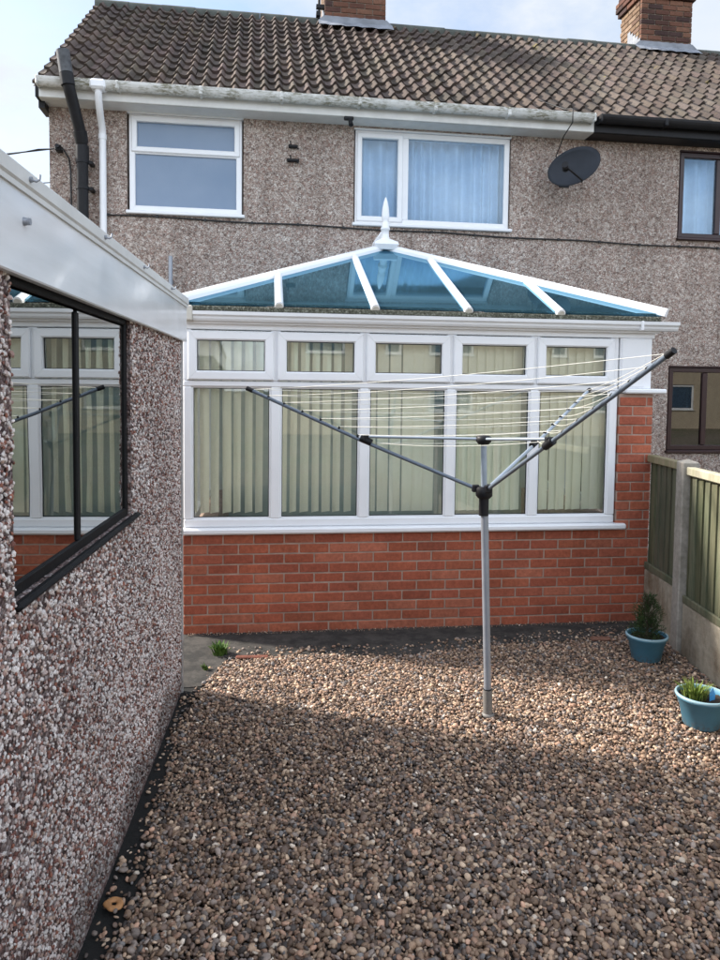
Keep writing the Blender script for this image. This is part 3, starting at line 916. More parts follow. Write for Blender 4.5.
# sides
for X, f in ((XL, 1), (PX1 - 0.075, 1)):
    for (c, d) in ((0.790, 0.855), (1.83, 1.89), (ZT, 2.31)):
        mb.box(cx(X), cx(X) + 0.07, 0.0865, DEP, c, d)
    for k in range(4):
        yy = 0.1 + k * 0.76
        mb.box(cx(X) + .002, cx(X) + 0.068, yy, yy + 0.06, 0.8555, ZT - .001)
fr = mb.build('frame', M['upvc'], CV)
for i in range(5):
    a = BX[i] + (0.060 if i == 0 else 0.035); b = BX[i + 1] - (0.066 if i == 4 else 0.035)
    # beads round the lower pane and the pane
    bd = MB(); frame_ring(bd, cx(a), cx(b), 0.850, 1.832, 0.012, 0.0265, 0.048, 0.004)
    bd.build('glazing_bead', M['upvc'], fr)
    gk = MB(); frame_ring(gk, cx(a) + 0.0125, cx(b) - 0.0125, 0.8625, 1.8195, 0.005, 0.032, 0.0395, 0.001); gk.build('gasket', M['black_plastic'], fr)
    MB().box(cx(a) + 0.008, cx(b) - 0.008, 0.040, 0.046, 0.858, 1.824).build('pane', M['glass_cons'], fr)
    # opening fanlight
    a = BX[i] + (0.032 if i == 0 else 0.012); b = BX[i + 1] - (0.038 if i == 4 else 0.012)
    s = MB(); frame_ring(s, cx(a), cx(b), 1.877, 2.236, 0.068, -0.008, 0.06, 0.010)
    so = s.build('fanlight', M['upvc'], fr)
    gk = MB(); frame_ring(gk, cx(a) + 0.0685, cx(b) - 0.0685, 1.9455, 2.1675, 0.005, 0.022, 0.0295, 0.001); gk.build('gasket', M['black_plastic'], so)
    MB().box(cx(a) + 0.06, cx(b) - 0.06, 0.030, 0.036, 1.94, 2.175).build('pane', M['glass_cons'], so)
MB().box(cx(XL) + 0.03, cx(XL) + 0.036, 0.15, DEP, 0.85, ZT).build('side_pane', M['glass_cons'], fr)
MB().box(cx(PX1) - 0.045, cx(PX1) - 0.039, 0.21, DEP, 0.85, ZT).build('side_pane', M['glass_cons'], fr)
# cills
mb = MB(); mb.box(cx(-0.637), cx(2.793), -0.045, 0.080, 0.7425, 0.789, bev=0.012); mb.build('sill', M['upvc'], CV)
mb = MB(); mb.box(cx(2.755), cx(3.092), -0.045, 0.12, 1.8125, 1.851, bev=0.010); mb.build('sill', M['upvc'], CV)
# white infill panel over the pier
mb = MB(); mb.box(cx(2.722), cx(2.985), 0.014, 0.07, 1.852, ZT - 0.001, bev=0.004); mb.box(cx(2.735), cx(2.925), 0.006, 0.02, 1.865, ZT - 0.008, bev=0.004)
mb.build('infill_panel', M['upvc'], CV)
# eaves gutter: moulded ogee
prof = [(-0.01, 2.300), (-0.065, 2.300), (-0.078, 2.315), (-0.082, 2.330), (-0.100, 2.342), (-0.104, 2.366), (-0.092, 2.368), (-0.092, 2.350), (-0.01, 2.350)]
mb = MB(); mb.extrude(prof, cx(-0.545), cx(3.145))
mb.box(cx(2.83), cx(2.85), -0.107, -0.012, 2.298, 2.369, bev=0.004)
mb.box(cx(-0.60), cx(3.02), -0.030, 0.085, 2.285, 2.2995)
mb.build('gutter', M['upvc'], CV)
mb = MB(); mb.box(cx(-0.625), cx(-0.546), -0.108, -0.01, 2.295, 2.405, bev=0.008); mb.build('gutter_end', M['beige_box'], CV)
# roof
EYC, EZC = -0.03, 2.405
AP = Vector((cx(1.10), 1.66, 3.17)); LC = Vector((cx(-0.66), EYC, EZC + .012)); RC = Vector((cx(3.04), EYC, EZC + .012))
RB = Vector((AP.x, DEP, AP.z))
mb = MB(); mb.box(cx(-0.60), cx(3.0), -0.085, -0.032, 2.3685, 2.405, bev=0.004); mb.build('mossy_eaves_strip', M['moss'], CV)
mb = MB()
mb.box(cx(-0.62), cx(3.01), -0.0315, 0.085, 2.3105, 2.395)
mb.box(cx(-0.62), cx(-0.54), 0.0855, DEP, 2.3105, 2.395); mb.box(cx(2.93), cx(3.01), 0.0855, DEP, 2.3105, 2.395)
mb.build('ring_beam', M['upvc_old'], CV)
def slab(pts, h):
    pts = [Vector(p) for p in pts]
    n = (pts[1] - pts[0]).cross(pts[2] - pts[0]).normalized()
    if n.z < 0: n = -n
    k = len(pts)
    m = MB(); m.add([p for p in pts] + [p + n * h for p in pts], [tuple(range(k)), tuple(range(2 * k - 1, k - 1, -1))] + [(i, (i + 1) % k, k + (i + 1) % k, k + i) for i in range(k)])
    return m
def bar(a, b, w, h, lift=0.0):
    """capped glazing bar: rounded section along a-b"""
    a, b = Vector(a), Vector(b)
    t = (b - a).normalized(); s = t.cross(Vector((0, 0, 1))).normalized(); n = s.cross(t).normalized()
    prof = [(-w / 2, -h * .35), (-w / 2, h * .25), (-w * .36, h * .62), (-w * .15, h * .8), (w * .15, h * .8), (w * .36, h * .62), (w / 2, h * .25), (w / 2, -h * .35)]
    vs = [a + s * p + n * (q + lift) for p, q in prof] + [b + s * p + n * (q + lift) for p, q in prof]
    k = len(prof)
    m = MB(); m.add(vs, [(i, (i + 1) % k, k + (i + 1) % k, k + i) for i in range(k)] + [tuple(range(k)), tuple(range(2 * k - 1, k - 1, -1))])
    return m
roof = slab([LC, RC, AP], 0.02).build('roof', M['glass_roof'], CV)
LB = Vector((LC.x, DEP, LC.z)); RBk = Vector((RC.x, DEP, RC.z))
slab([LC, AP, RB, LB], 0.02).build('roof_pane', M['glass_roof'], roof)
slab([RC, RBk, RB, AP], 0.02).build('roof_pane', M['glass_roof'], roof)
for P in (LC, RC):
    d = (AP - P).normalized()
    b = bar(P - d * 0.02, AP, 0.085, 0.055, 0.02).build('hip_bar', M['upvc'], roof)
for X in (0.065, 0.768, 1.472, 2.191):
    x = cx(X)
    if x < AP.x: t = (x - LC.x) / (AP.x - LC.x); top = LC.lerp(AP, t)
    else: t = (RC.x - x) / (RC.x - AP.x); top = RC.lerp(AP, t)
    st = Vector((x, EYC - 0.045, EZC - 0.012))
    g = bar(st, top, 0.062, 0.042, 0.02).build('glazing_bar', M['upvc'], roof)
    cp = MB(); cp.tube([st + Vector((0, -0.012, 0.012)), st + Vector((0, 0.012, 0.024))], [0.026, 0.034], 10); cp.build('end_cap', M['beige_box'], g)
for X, Y in ((LC.x, 0.6), (LC.x, 1.25), (RC.x, 0.6), (RC.x, 1.25)):
    t = (Y - EYC) / (AP.y - EYC); top = LC.lerp(AP, t) if X < 0 else RC.lerp(AP, t)
    bar(Vector((X, Y, LC.z)), Vector((top.x, Y, top.z)), 0.062, 0.042, 0.02).build('glazing_bar', M['upvc'], roof)
rd = bar(AP + Vector((0, 0, 0.03)), RB + Vector((0, 0, 0.03)), 0.13, 0.07, 0.0).build('ridge_capping', M['upvc'], roof)
cr = MB()
for k in range(9):
    y = AP.y + 0.10 + k * 0.08
    cr.tube([(AP.x, y, AP.z + 0.06), (AP.x, y, AP.z + 0.12), (AP.x, y, AP.z + 0.16), (AP.x, y, AP.z + 0.23)], [0.016, 0.016, 0.027, 0.003], 8)
    cr.tube([(AP.x, y, AP.z + 0.13), (AP.x, y + 0.08, AP.z + 0.13)], 0.008, 6)
cr.build('cresting', M['upvc'], rd)
# finial on a faceted hub
fm = MB()
A0 = AP + Vector((0, -0.05, 0))
vs = []
for (w, dd, z) in ((0.085, 0.075, -0.01), (0.118, 0.10, 0.035), (0.108, 0.09, 0.06), (0.04, 0.04, 0.095)):
    for sx, sy in ((-1, -1), (1, -1), (1, 1), (-1, 1)):
        vs.append(A0 + Vector((sx * w, sy * dd, z)))
fs = []
for i in range(3):
    for k in range(4):
        k2 = (k + 1) % 4; fs.append((i * 4 + k, i * 4 + k2, i * 4 + 4 + k2, i * 4 + 4 + k))
fs += [(12, 13, 14, 15), (3, 2, 1, 0)]
fm.add(vs, fs)
hubo = fm.build('ridge_hub', M['upvc'], roof)
fm = MB(); fm.lathe([(0.0, 0.07), (0.055, 0.075), (0.042, 0.10), (0.036, 0.13), (0.036, 0.18), (0.046, 0.185), (0.046, 0.205), (0.036, 0.215), (0.038, 0.25), (0.026, 0.262), (0.034, 0.28), (0.038, 0.32), (0.034, 0.38), (0.020, 0.45), (0.004, 0.495), (0.0, 0.497)], 20, tuple(A0))
fm.build('finial', M['upvc'], roof)
# floor inside and rear room wall
mb = MB(); mb.box(cx(-0.43), cx(2.80), 0.2, DEP - 0.01, 0.02, 0.12); mb.build('floor_slab', M['room'], CV)
mb = MB(); mb.box(cx(-0.53), cx(2.92), DEP - 0.06, DEP - 0.02, 0.12, 2.36); mb.build('inner_wall', M['room'], CV)

# vertical blinds, one per bay
blabels = ['cream vertical blind half open behind the leftmost conservatory pane', 'cream vertical blind half open behind the second conservatory pane from the left',
           'cream vertical blind with dark gaps between slats, behind the middle conservatory pane', 'closed cream vertical blind behind the fourth conservatory pane from the left', 'closed cream vertical blind behind the rightmost conservatory pane']
angs = [(50, 0.082, 4), (46, 0.082, 4), (8, 0.098, 3), (16, 0.071, 2.5), (18, 0.071, 2.5)]
for i in range(5):
    a, b = BX[i] + 0.03, BX[i + 1] - 0.03
    root = thing('vertical_blind', blabels[i], 'blind', ((a + b) / 2, 5.35 + 0.125, 2.20), 0, 'vertical blinds behind the conservatory glass')
    w = (b - a) / 2
    MB().box(-w, w, -0.02, 0.02, -0.01, 0.03, bev=0.004).build('headrail', M['upvc'], root)
    ang, sp, jit = angs[i]
    n = int((2 * w) / sp) + 1
    sm = MB()
    for k in range(n):
        x = -w + 0.03 + k * sp
        if x > w - 0.01: break
        an = math.radians(ang + float(rng.normal(0, jit)))
        if i == 2:
            an = math.radians(float(rng.normal(6, 3))); 
            if k >= 4: x -= 0.015 * (k - 3)
        sw = 0.044
        pts = []
        for q in range(5):
            s = -1 + q / 2
            px = s * sw; py = 0.005 * (1 - s * s)
            pts.append((x + px * math.cos(an) - py * math.sin(an), px * math.sin(an) + py * math.cos(an)))
        j = float(rng.normal(0, 0.004))
        vs = [(p, q, -0.015) for p, q in pts] + [(p + j, q, -1.32) for p, q in pts]
        kk = float(rng.uniform(0.92, 1.05))
        sm.add(vs, [(q, q + 1, 5 + q + 1, 5 + q) for q in range(4)], (kk, kk, kk), True)
    sl = sm.build('slats', M['slat'], root)

# ------------------------------------------------------------------ garage
GRT = math.radians(-2.39)
G = thing('garage', 'flat roofed garage with white brown pebbledash wall, white fascia and black window', 'garage', (-0.564, 3.28, 0), GRT)
S0, S1 = -5.0, 1.045
WA, WB, WC, WD = -1.435, -0.205, 1.29, 2.098
# wall facing +x: build in (u=s, y=-x) then swap
def swap(mb):
    mb.v = [(-y, x, z) for x, y, z in mb.v]; return mb
mb = swap(wall_holes(S0, S1, -0.04, 2.10, 0.0, 0.09, [(WA, WB, WC, WD)], MB()))
mb.box(-2.9, -0.003, S1 - 0.08, S1 - 0.001, -0.04, 2.10); mb.box(-2.9, -2.82, S0, S1 - 0.081, -0.04, 2.10); mb.box(-2.82, -0.003, S0, S0 + 0.08, -0.04, 2.10)
gw = mb.build('wall', M['dash_garage'], G)
# stone chips bedded in the render
k = 50000
s = rng.uniform(-2.6, S1 - 0.012, k); z = rng.uniform(0.03, 2.10, k)
keep = ~((s > WA - 0.004) & (s < WB + 0.004) & (z > WC - 0.03) & (z < WD + 0.01))
s, z = s[keep], z[keep]; k = len(s)
a = rng.uniform(0.0045, 0.0085, k)
a = a * rng.choice([0.7, 1.0, 1.0, 1.2], k)
S = np.stack([a * 0.6, a, a * rng.uniform(0.55, 1.0, k)], 1)
Rx = rand_rot(k, 0.35)
# spin about the wall normal: permute so that the spin axis is x
Pm = np.array([[0, 0, 1], [1, 0, 0], [0, 1, 0]], float)
Rw = np.einsum('ij,kjl,lm->kim', Pm, Rx, Pm.T)
W, F, nv = scatter(np.stack([rng.uniform(-0.001, 0.0055, k), s, z], 1), S, 1, Rw, 0.10)
CP = np.array([(0.75, 0.69, 0.655), (0.66, 0.57, 0.53), (0.55, 0.43, 0.39), (0.38, 0.24, 0.20), (0.21, 0.09, 0.07), (0.30, 0.12, 0.08), (0.09, 0.055, 0.05), (0.48, 0.34, 0.27)])
CW = np.array([0.31, 0.22, 0.15, 0.12, 0.11, 0.06, 0.05, 0.05]); CW /= CW.sum()
# stone density and tone drift over the wall; the chips darken towards the bottom
drift = 0.94 + 0.10 * np.sin(s * 2.3 + 1.0) * np.sin(z * 3.1) + 0.05 * np.sin(s * 7.1 + z * 5.3)
foot_tone = np.clip((z + 0.05 * np.sin(s * 9)) / 0.22, 0.45, 1.0)
t = CP[rng.choice(len(CP), k, p=CW)] * rng.uniform(0.78, 1.12, (k, 1)) * (drift * foot_tone)[:, None]
bulk_mesh('stone_chips', W, F, M['chips'], np.repeat(t, nv, 0), False, gw)
MB().box(-0.05, 0.012, S1 - 0.0005, S1 + 0.028, -0.02, 2.095, bev=0.004).build('corner_trim', M['trim'], G)
MB().box(-2.95, 0.0, S0 - 0.05, S1 + 0.035, 2.105, 2.33, bev=0.003).build('roof', M['leather'], G)
f = MB(); f.box(0.003, 0.030, S0, S1 + 0.06, 2.092, 2.305, bev=0.004); fo = f.build('fascia_board', M['fascia'], G)
f = MB(); f.box(-0.08, 0.042, S0, S1 + 0.066, 2.3055, 2.350, bev=0.006); f.box(0.0305, 0.037, S0, S1 + 0.066, 2.292, 2.305); f.build('roof_trim', M['upvc_old'], G)
f = MB(); f.box(-2.9, 0.0025, S1 + 0.036, S1 + 0.058, 2.092, 2.305, bev=0.004); f.build('end_fascia', M['fascia'], G)
def hook(s, z, par):
    h = MB(); h.tube([(0.040, s, z), (0.048, s, z)], 0.007, 10)
    h.tube([(0.044, s, z), (0.056, s + 0.004, z - 0.003), (0.062, s + 0.008, z + 0.003), (0.063, s + 0.010, z + 0.015)], 0.003, 8)
    return h.build('hook', M['steel'], par)
for s, z in ((-1.41, 2.327), (-0.735, 2.327), (-0.13, 2.327), (0.525, 2.327)):
    hook(s, z, G)
h = MB(); h.tube([(0.030, -1.42, 2.224), (0.040, -1.42, 2.224)], [0.011, 0.008], 12); h.tube([(0.038, -1.42, 2.224), (0.046, -1.42, 2.224)], 0.009, 6); h.build('bolt_head', M['steel'], G)
# window: black frame set into the reveal, in (u=s)
w = MB()
y0 = 0.012
frame_ring(w, WA, WB, WC, WD + 0.012, 0.035, y0, y0 + 0.03, 0.004)
w.box(-0.880, -0.844, y0 + .001, y0 + 0.029, WC + 0.035, WD - 0.035, bev=0.004)
wo = swap(w).build('window', M['black_frame'], G)
swap(MB().box(WA + 0.03, -0.882, y0 + 0.008, y0 + 0.012, WC + 0.03, WD - 0.03)).build('pane', M['glass_dark'], wo)
swap(MB().box(-0.842, WB - 0.03, y0 + 0.008, y0 + 0.012, WC + 0.03, WD - 0.03)).build('pane', M['glass_dark'], wo)
sl = MB(); sl.box(WA - 0.012, WB + 0.10, -0.022, y0 - 0.001, WC - 0.024, WC - 0.001, bev=0.01); swap(sl).build('sill', M['black_frame'], wo)

# ------------------------------------------------------------------ fence
FR = math.radians(-7.71)
FN = thing('fence', 'green weathered board fence with concrete posts and gravel boards, on the right', 'fence', (2.878, 4.694, 0), FR)
def post(s):
    m = MB()
    m.box(-0.03, 0.085, s - 0.055, s + 0.055, -0.1, 1.345, bev=0.008)
    m.add([(-0.02, s - 0.045, 1.345), (0.075, s - 0.045, 1.345), (0.075, s + 0.045, 1.345), (-0.02, s + 0.045, 1.345), (0.027, s, 1.362)], [(0, 1, 4), (1, 2, 4), (2, 3, 4), (3, 0, 4)])
    return m.build('post', M['conc_post'], FN)
post(0.0); post(-1.93); post(-3.86)
def gboard(a, b, h):
    m = MB(); m.box(0.0, 0.05, a, b, -0.1, h, bev=0.008); return m.build('gravel_board', M['conc_board'], FN)
def panel(a, b, z0, z1, rail_mat, bottom_mat):
    m = MB()
    s = a
    k = 0
    while s < b - 0.005:
        wdt = 0.095 + float(rng.uniform(-0.006, 0.006)); e = min(s + wdt, b)
        kk = float(rng.uniform(0.75, 1.2)); tint = (kk, kk * float(rng.uniform(0.96, 1.06)), kk * float(rng.uniform(0.9, 1.05)))
        # feather edged board: thick edge laps the next
        m.add([(0.018, s, z0), (0.032, e + 0.012, z0), (0.040, e + 0.012, z0), (0.034, s, z0), (0.018, s, z1), (0.032, e + 0.012, z1), (0.040, e + 0.012, z1), (0.034, s, z1)],
              [(0, 4, 5, 1), (1, 5, 6, 2), (2, 6, 7, 3), (3, 7, 4, 0), (4, 7, 6, 5), (0, 1, 2, 3)], tint)
        s = e; k += 1
    p = m.build('panel', M['fence_wood'], FN)
    t = MB(); t.box(-0.006, 0.055, a, b, z1 - 0.045, z1 + 0.012, bev=0.006); t.build('top_rail', rail_mat, p)
    t = MB(); t.box(-0.004, 0.0175, a, b, z0, z0 + 0.055, bev=0.006); t.build('bottom_rail', bottom_mat, p)
gboard(0.056, 0.645, 0.425); panel(0.056, 0.645, 0.428, 1.322, M['rail_old'], M['fence_wood'])
gboard(-1.874, -0.056, 0.357); panel(-1.874, -0.056, 0.360, 1.300, M['rail_new'], M['fence_wood'])
gboard(-3.80, -1.986, 0.357); panel(-3.80, -1.986, 0.360, 1.300, M['rail_old'], M['fence_wood'])

# ------------------------------------------------------------------ rotary clothes airer
BASE = Vector((1.225, 3.823, 0))
A = thing('rotary_clothes_airer', 'grey three armed rotary clothes airer standing open in the gravel', 'clothes airer', BASE)
rel = lambda p: Vector(p) - BASE
HUB = rel((1.174, 3.823, 1.267)); TOP = rel((1.167, 3.828, 1.560))
TIPS = [(-0.1234, 4.2815, 1.8177), (1.4756, 2.511, 1.977), (2.2123, 4.7976, 1.8359)]
mb = MB(); mb.tube([Vector((0, 0, -0.06)), HUB * 0.12], 0.026, 14); mb.lathe([(0.0, 0.0), (0.038, 0.0), (0.036, 0.014), (0.027, 0.02)], 20); mb.build('ground_socket', plain('dull_socket', (0.17, 0.16, 0.15), 0.6), A)
mb = MB(); mb.tube([HUB * 0.115, HUB * 0.125], 0.024, 14); mb.build('socket_collar', M['black_plastic'], A)
mb = MB(); mb.tube([HUB * 0.10, HUB * 0.97], 0.0205, 16); mb.build('pole', M['steel'], A)
mb = MB(); mb.tube([HUB, TOP], 0.0165, 14); mb.build('inner_pole', M['arm_pale'], A)
hb = MB(); hb.tube([HUB - Vector((0, 0, 0.035)), HUB - Vector((0, 0, 0.02)), HUB + Vector((0, 0, 0.022)), HUB + Vector((0, 0, 0.03))], [0.032, 0.046, 0.046, 0.034], 16)
hb.tube([HUB - Vector((0, 0, 0.13)), HUB - Vector((0, 0, 0.03))], 0.027, 14)
hubo = hb.build('hub', M['black_plastic'], A)
th = MB(); th.tube([TOP - Vector((0, 0, 0.030)), TOP - Vector((0, 0, 0.015)), TOP + Vector((0, 0, 0.012)), TOP + Vector((0, 0, 0.018))], [0.028, 0.042, 0.042, 0.028], 16)
tho = th.build('top_hub', M['black_plastic'], A)
SL = []
for i, tp in enumerate(TIPS):
    tp = rel(tp)
    d = (tp - HUB).normalized()
    a0 = HUB + d * 0.04
    mid = HUB.lerp(tp, 0.5) - Vector((0, 0, 0.012 if i != 1 else 0.0))
    mb = MB(); mb.tube([a0, mid, tp], 0.0105, 10)
    ar = mb.build('arm', M['arm_pale'] if i == 2 else M['arm'], A)
    cp = MB(); cp.tube([tp - d * 0.03, tp + d * 0.012], 0.0135, 10); cp.build('end_cap', M['black_plastic'], ar)
    kn = MB(); kn.box(-0.02, 0.02, -0.016, 0.016, -0.02, 0.02, bev=0.005, mat=Matrix.Translation(HUB + d * 0.05)); kn.build('hinge', M['black_plastic'], ar)
    for fr_ in (0.52, 0.60, 0.68, 0.76, 0.84, 0.91):
        c = HUB.lerp(tp, fr_); cl = MB(); cl.tube([c - d * 0.005 + Vector((0, 0, 0.004)), c + d * 0.005 + Vector((0, 0, 0.004))], 0.0105, 8); cl.build('cord_clip', M['black_plastic'] , ar)
    q = HUB.lerp(tp, (0.485, 0.44, 0.42)[i])
    SL.append(q)
    sb = MB(); sb.tube([q - d * 0.035, q + d * 0.035], 0.020, 10); sb.box(-0.018, 0.018, -0.018, 0.018, -0.005, 0.032, bev=0.005, mat=Matrix.Translation(q)); sb.build('slider', M['black_plastic'], ar)
    st = MB()
    off = (q - TOP).normalized(); sd = off.cross(Vector((0, 0, 1))).normalized()
    st.tube([TOP + off * 0.03 + sd * 0.006, q + Vector((0, 0, 0.022)) + sd * 0.006], 0.0075, 8)
    st.tube([TOP + off * 0.03 - sd * 0.006, q + Vector((0, 0, 0.022)) - sd * 0.006], 0.0075, 8)
    st.build('strut', M['arm_pale'], A)
lm = MB()
for k, fr_ in enumerate((0.44, 0.52, 0.60, 0.68, 0.76, 0.84, 0.91, 0.975)):
    pts = [HUB.lerp(rel(t), fr_) + Vector((0, 0, 0.012)) for t in TIPS]
    for i in range(3):
        a, b = pts[i], pts[(i + 1) % 3]
        sag = 0.012 + 0.012 * rng.random()
        lm.tube([a.lerp(b, t / 8) - Vector((0, 0, sag * 4 * (t / 8) * (1 - t / 8))) for t in range(9)], 0.0014, 5, caps=False)
lm.build('clothes_line', M['cord'], A)

# ------------------------------------------------------------------ pots and plants
def pot(loc, label, fillz):
    r = thing('plant_pot', label, 'plant pot', loc, 0, 'teal plastic pots by the fence')
    m = MB()
    m.lathe([(0.0, 0.0), (0.088, 0.0), (0.095, 0.008), (0.118, 0.125), (0.124, 0.128), (0.127, 0.150), (0.134, 0.152), (0.138, 0.162), (0.138, 0.172), (0.132, 0.176), (0.126, 0.172), (0.122, 0.150), (0.115, 0.12)], 40)
    body = m.build('pot_body', M['pot'], r)
    m = MB(); m.lathe([(0.1375, 0.1625), (0.1395, 0.168), (0.1375, 0.1745), (0.130, 0.1775), (0.1265, 0.1735)], 40); m.build('rim', plain('pale_pot_rim', (0.26, 0.40, 0.46), 0.5, 0.1), r)
    m = MB(); n = 28
    vs = [(0, 0, fillz + 0.01)]
    for ring in (0.06, 0.119):
        for k in range(n):
            w = 2 * PI * k / n; vs.append((ring * math.cos(w), ring * math.sin(w), fillz + float(rng.normal(0, 0.005))))
    m.add(vs, [(0, 1 + k, 1 + (k + 1) % n) for k in range(n)] + [(1 + k, 1 + n + k, 1 + n + (k + 1) % n, 1 + (k + 1) % n) for k in range(n)])
    m.build('soil', M['soil'], r)
    return r
P1 = Vector((2.565, 4.55, 0.002)); P2 = Vector((2.365, 3.60, 0.002))
pot(P1, 'teal plastic pot holding the small dark conifer, beside the brick wall', 0.15)
pot(P2, 'teal plastic pot holding a yellow green tuft and a blue tag, nearer the viewer', 0.15)

C = thing('conifer', 'small dark green conifer growing in the far teal pot', 'shrub', P1 + Vector((0.0, 0.0, 0.15)))
m = MB(); m.tube([(0, 0, -0.02), (0.004, 0, 0.12), (0.0, 0.004, 0.29)], [0.010, 0.007, 0.003], 8)
for k in range(26):
    z = 0.02 + 0.25 * k / 26; w = rng.uniform(0, 2 * PI); rr = (0.10 - 0.25 * z) * 0.9
    m.tube([(0, 0, z), (rr * .6 * math.cos(w), rr * .6 * math.sin(w), z + 0.03), (rr * math.cos(w), rr * math.sin(w), z + 0.07)], [0.004, 0.003, 0.001], 5)
m.build('stem', M['bark'], C)
V, F, T = [], [], []
for k in range(3600):
    z = float(rng.beta(1.2, 1.5)) * 0.30
    lob = 1.0 + 0.25 * math.sin(z * 42)
    rm = (0.098 if z < 0.12 else 0.098 - (z - 0.12) * 0.30) * lob
    w = float(rng.uniform(0, 2 * PI)); r_ = rm * float(rng.uniform(0.25, 1.0)) * (1 + 0.2 * math.sin(3 * w + z * 30))
    c = Vector((r_ * math.cos(w) + (0.012 if z > 0.17 else 0), r_ * math.sin(w), z))
    d = Vector((math.cos(w) * 0.7, math.sin(w) * 0.7, 0.8)) + Vector(rng.normal(0, 0.35, 3)); d.normalize()
    s = d.cross(Vector(rng.normal(0, 1, 3))).normalized()
    L = float(rng.uniform(0.012, 0.028)); wd = float(rng.uniform(0.0016, 0.003))
    b = len(V)
    V += [c - s * wd, c + s * wd, c + d * L]
    F.append((b, b + 1, b + 2))
    kk = float(rng.uniform(0.5, 1.5)); T += [(kk, kk, kk)] * 3
bulk_mesh('foliage', np.array([v[:] for v in V]), np.array(F), M['conifer'], np.array(T), False, C)

def tuft(root, mat, n, h, spread, wd, name='foliage', cx_=0.0, cy_=0.0):
    V, F, T = [], [], []
    for k in range(n):
        w = float(rng.uniform(0, 2 * PI)); r0 = spread * 0.5 * math.sqrt(float(rng.random()))
        c = Vector((cx_ + r0 * math.cos(w), cy_ + r0 * math.sin(w), 0))
        lean = float(rng.uniform(0.1, 1.0)); L = h * float(rng.uniform(0.4, 1.0))
        d1 = Vector((math.cos(w) * lean * 0.5, math.sin(w) * lean * 0.5, 1)).normalized(); d2 = Vector((math.cos(w) * lean * 1.5, math.sin(w) * lean * 1.5, 0.7)).normalized()
        s = Vector((-math.sin(w), math.cos(w), 0)) * wd * float(rng.uniform(0.6, 1.3))
        p1 = c + d1 * L * 0.55; p2 = p1 + d2 * L * 0.45
        b = len(V); V += [c - s * .6, c + s * .6, p1 - s, p1 + s, p2]
        F += [(b, b + 1, b + 3), (b, b + 3, b + 2), (b + 2, b + 3, b + 4)]
        kk = float(rng.uniform(0.6, 1.4)); T += [(kk, kk, kk)] * 5
    return bulk_mesh(name, np.array([v[:] for v in V]), np.array(F), mat, np.array(T), False, root)
t = thing('seedling_plant', 'yellow green tufted seedling in the near teal pot', 'plant', P2 + Vector((-0.045, 0.0, 0.15)))
tuft(t, M['tuft'], 190, 0.115, 0.12, 0.0035)
tb = tuft(t, M['weed'], 45, 0.06, 0.08, 0.006, 'lower_leaves')
m = MB(); m.add([(-0.018, 0, 0), (0.018, 0, 0), (0.022, 0, 0.055), (0.0, 0, 0.085), (-0.022, 0, 0.055), (-0.018, 0.002, 0), (0.018, 0.002, 0), (0.022, 0.002, 0.055), (0.0, 0.002, 0.085), (-0.022, 0.002, 0.055)], [(0, 1, 2, 3, 4), (9, 8, 7, 6, 5)] + [(i, (i + 1) % 5, 5 + (i + 1) % 5, 5 + i) for i in range(5)])
tg = m.build('plant_tag', M['tag'], None, P2 + Vector((0.03, -0.045, 0.135)), (math.radians(-14), math.radians(18), math.radians(15)))
tag(tg, 'small blue plastic plant tag stuck in the near teal pot', 'plant tag')
wd = thing('weed', 'small bright green weed growing at the edge of the concrete strip', 'weed', (-0.33, 4.93, -0.004))
tuft(wd, M['weed'], 60, 0.10, 0.10, 0.011, 'leaves')
wd = thing('weed', 'tiny pale green weed sprouting beside the garage corner', 'weed', (-0.40, 4.66, -0.004))
tuft(wd, M['weed'], 16, 0.06, 0.04, 0.008, 'leaves')

# ------------------------------------------------------------------ small things
m = MB(); m.box(-0.12, 0.10, -0.022, 0.022, 0.0, 0.016, (0.17, 0.065, 0.045), 0.006)
e = m.build('edging_brick', M['brick'], None, (-0.10, 4.835, -0.006), (0, 0, math.radians(-3)))
tag(e, 'sunken red edging brick beside the bright green weed', 'brick', 'loose bricks along the gravel edge')
m = MB(); m.box(-0.07, 0.07, -0.025, 0.025, 0.0, 0.024, (0.20, 0.10, 0.07), 0.008)
e = m.build('edging_brick', M['brick'], None, (2.42, 4.93, 0.002), (0.05, -0.08, math.radians(-16)))
tag(e, 'broken reddish brick piece lying beside the conifer pot', 'brick', 'loose bricks along the gravel edge')
m = MB()
vs = []; fs = []
nn, mm = 28, 10
for i in range(nn):
    w = 2 * PI * i / nn; wob = 1 + 0.05 * math.sin(3 * w)
    for j in range(mm):
        q = 2 * PI * j / mm
        r_ = (0.020 + 0.0125 * math.cos(q)) * wob * (1 + 0.06 * math.sin(5 * w + q))
        vs.append((r_ * math.cos(w) * 1.08, r_ * math.sin(w), 0.006 + 0.0055 * math.sin(q)))
for i in range(nn):
    for j in range(mm):
        fs.append((i * mm + j, ((i + 1) % nn) * mm + j, ((i + 1) % nn) * mm + (j + 1) % mm, i * mm + (j + 1) % mm))
m.add(vs, fs, (1, 1, 1), True)
e = m.build('ring', M['ring'], None, (-0.535, 2.515, 0.006), (0.12, 0.1, 0.4))
tag(e, 'orange tan rubber ring lying on the ground by the garage wall', 'ring')

def hp(u, y, z):
    return HO + HX * u + Vector((-math.sin(HR), math.cos(HR), 0)) * y + Vector((0, 0, z))
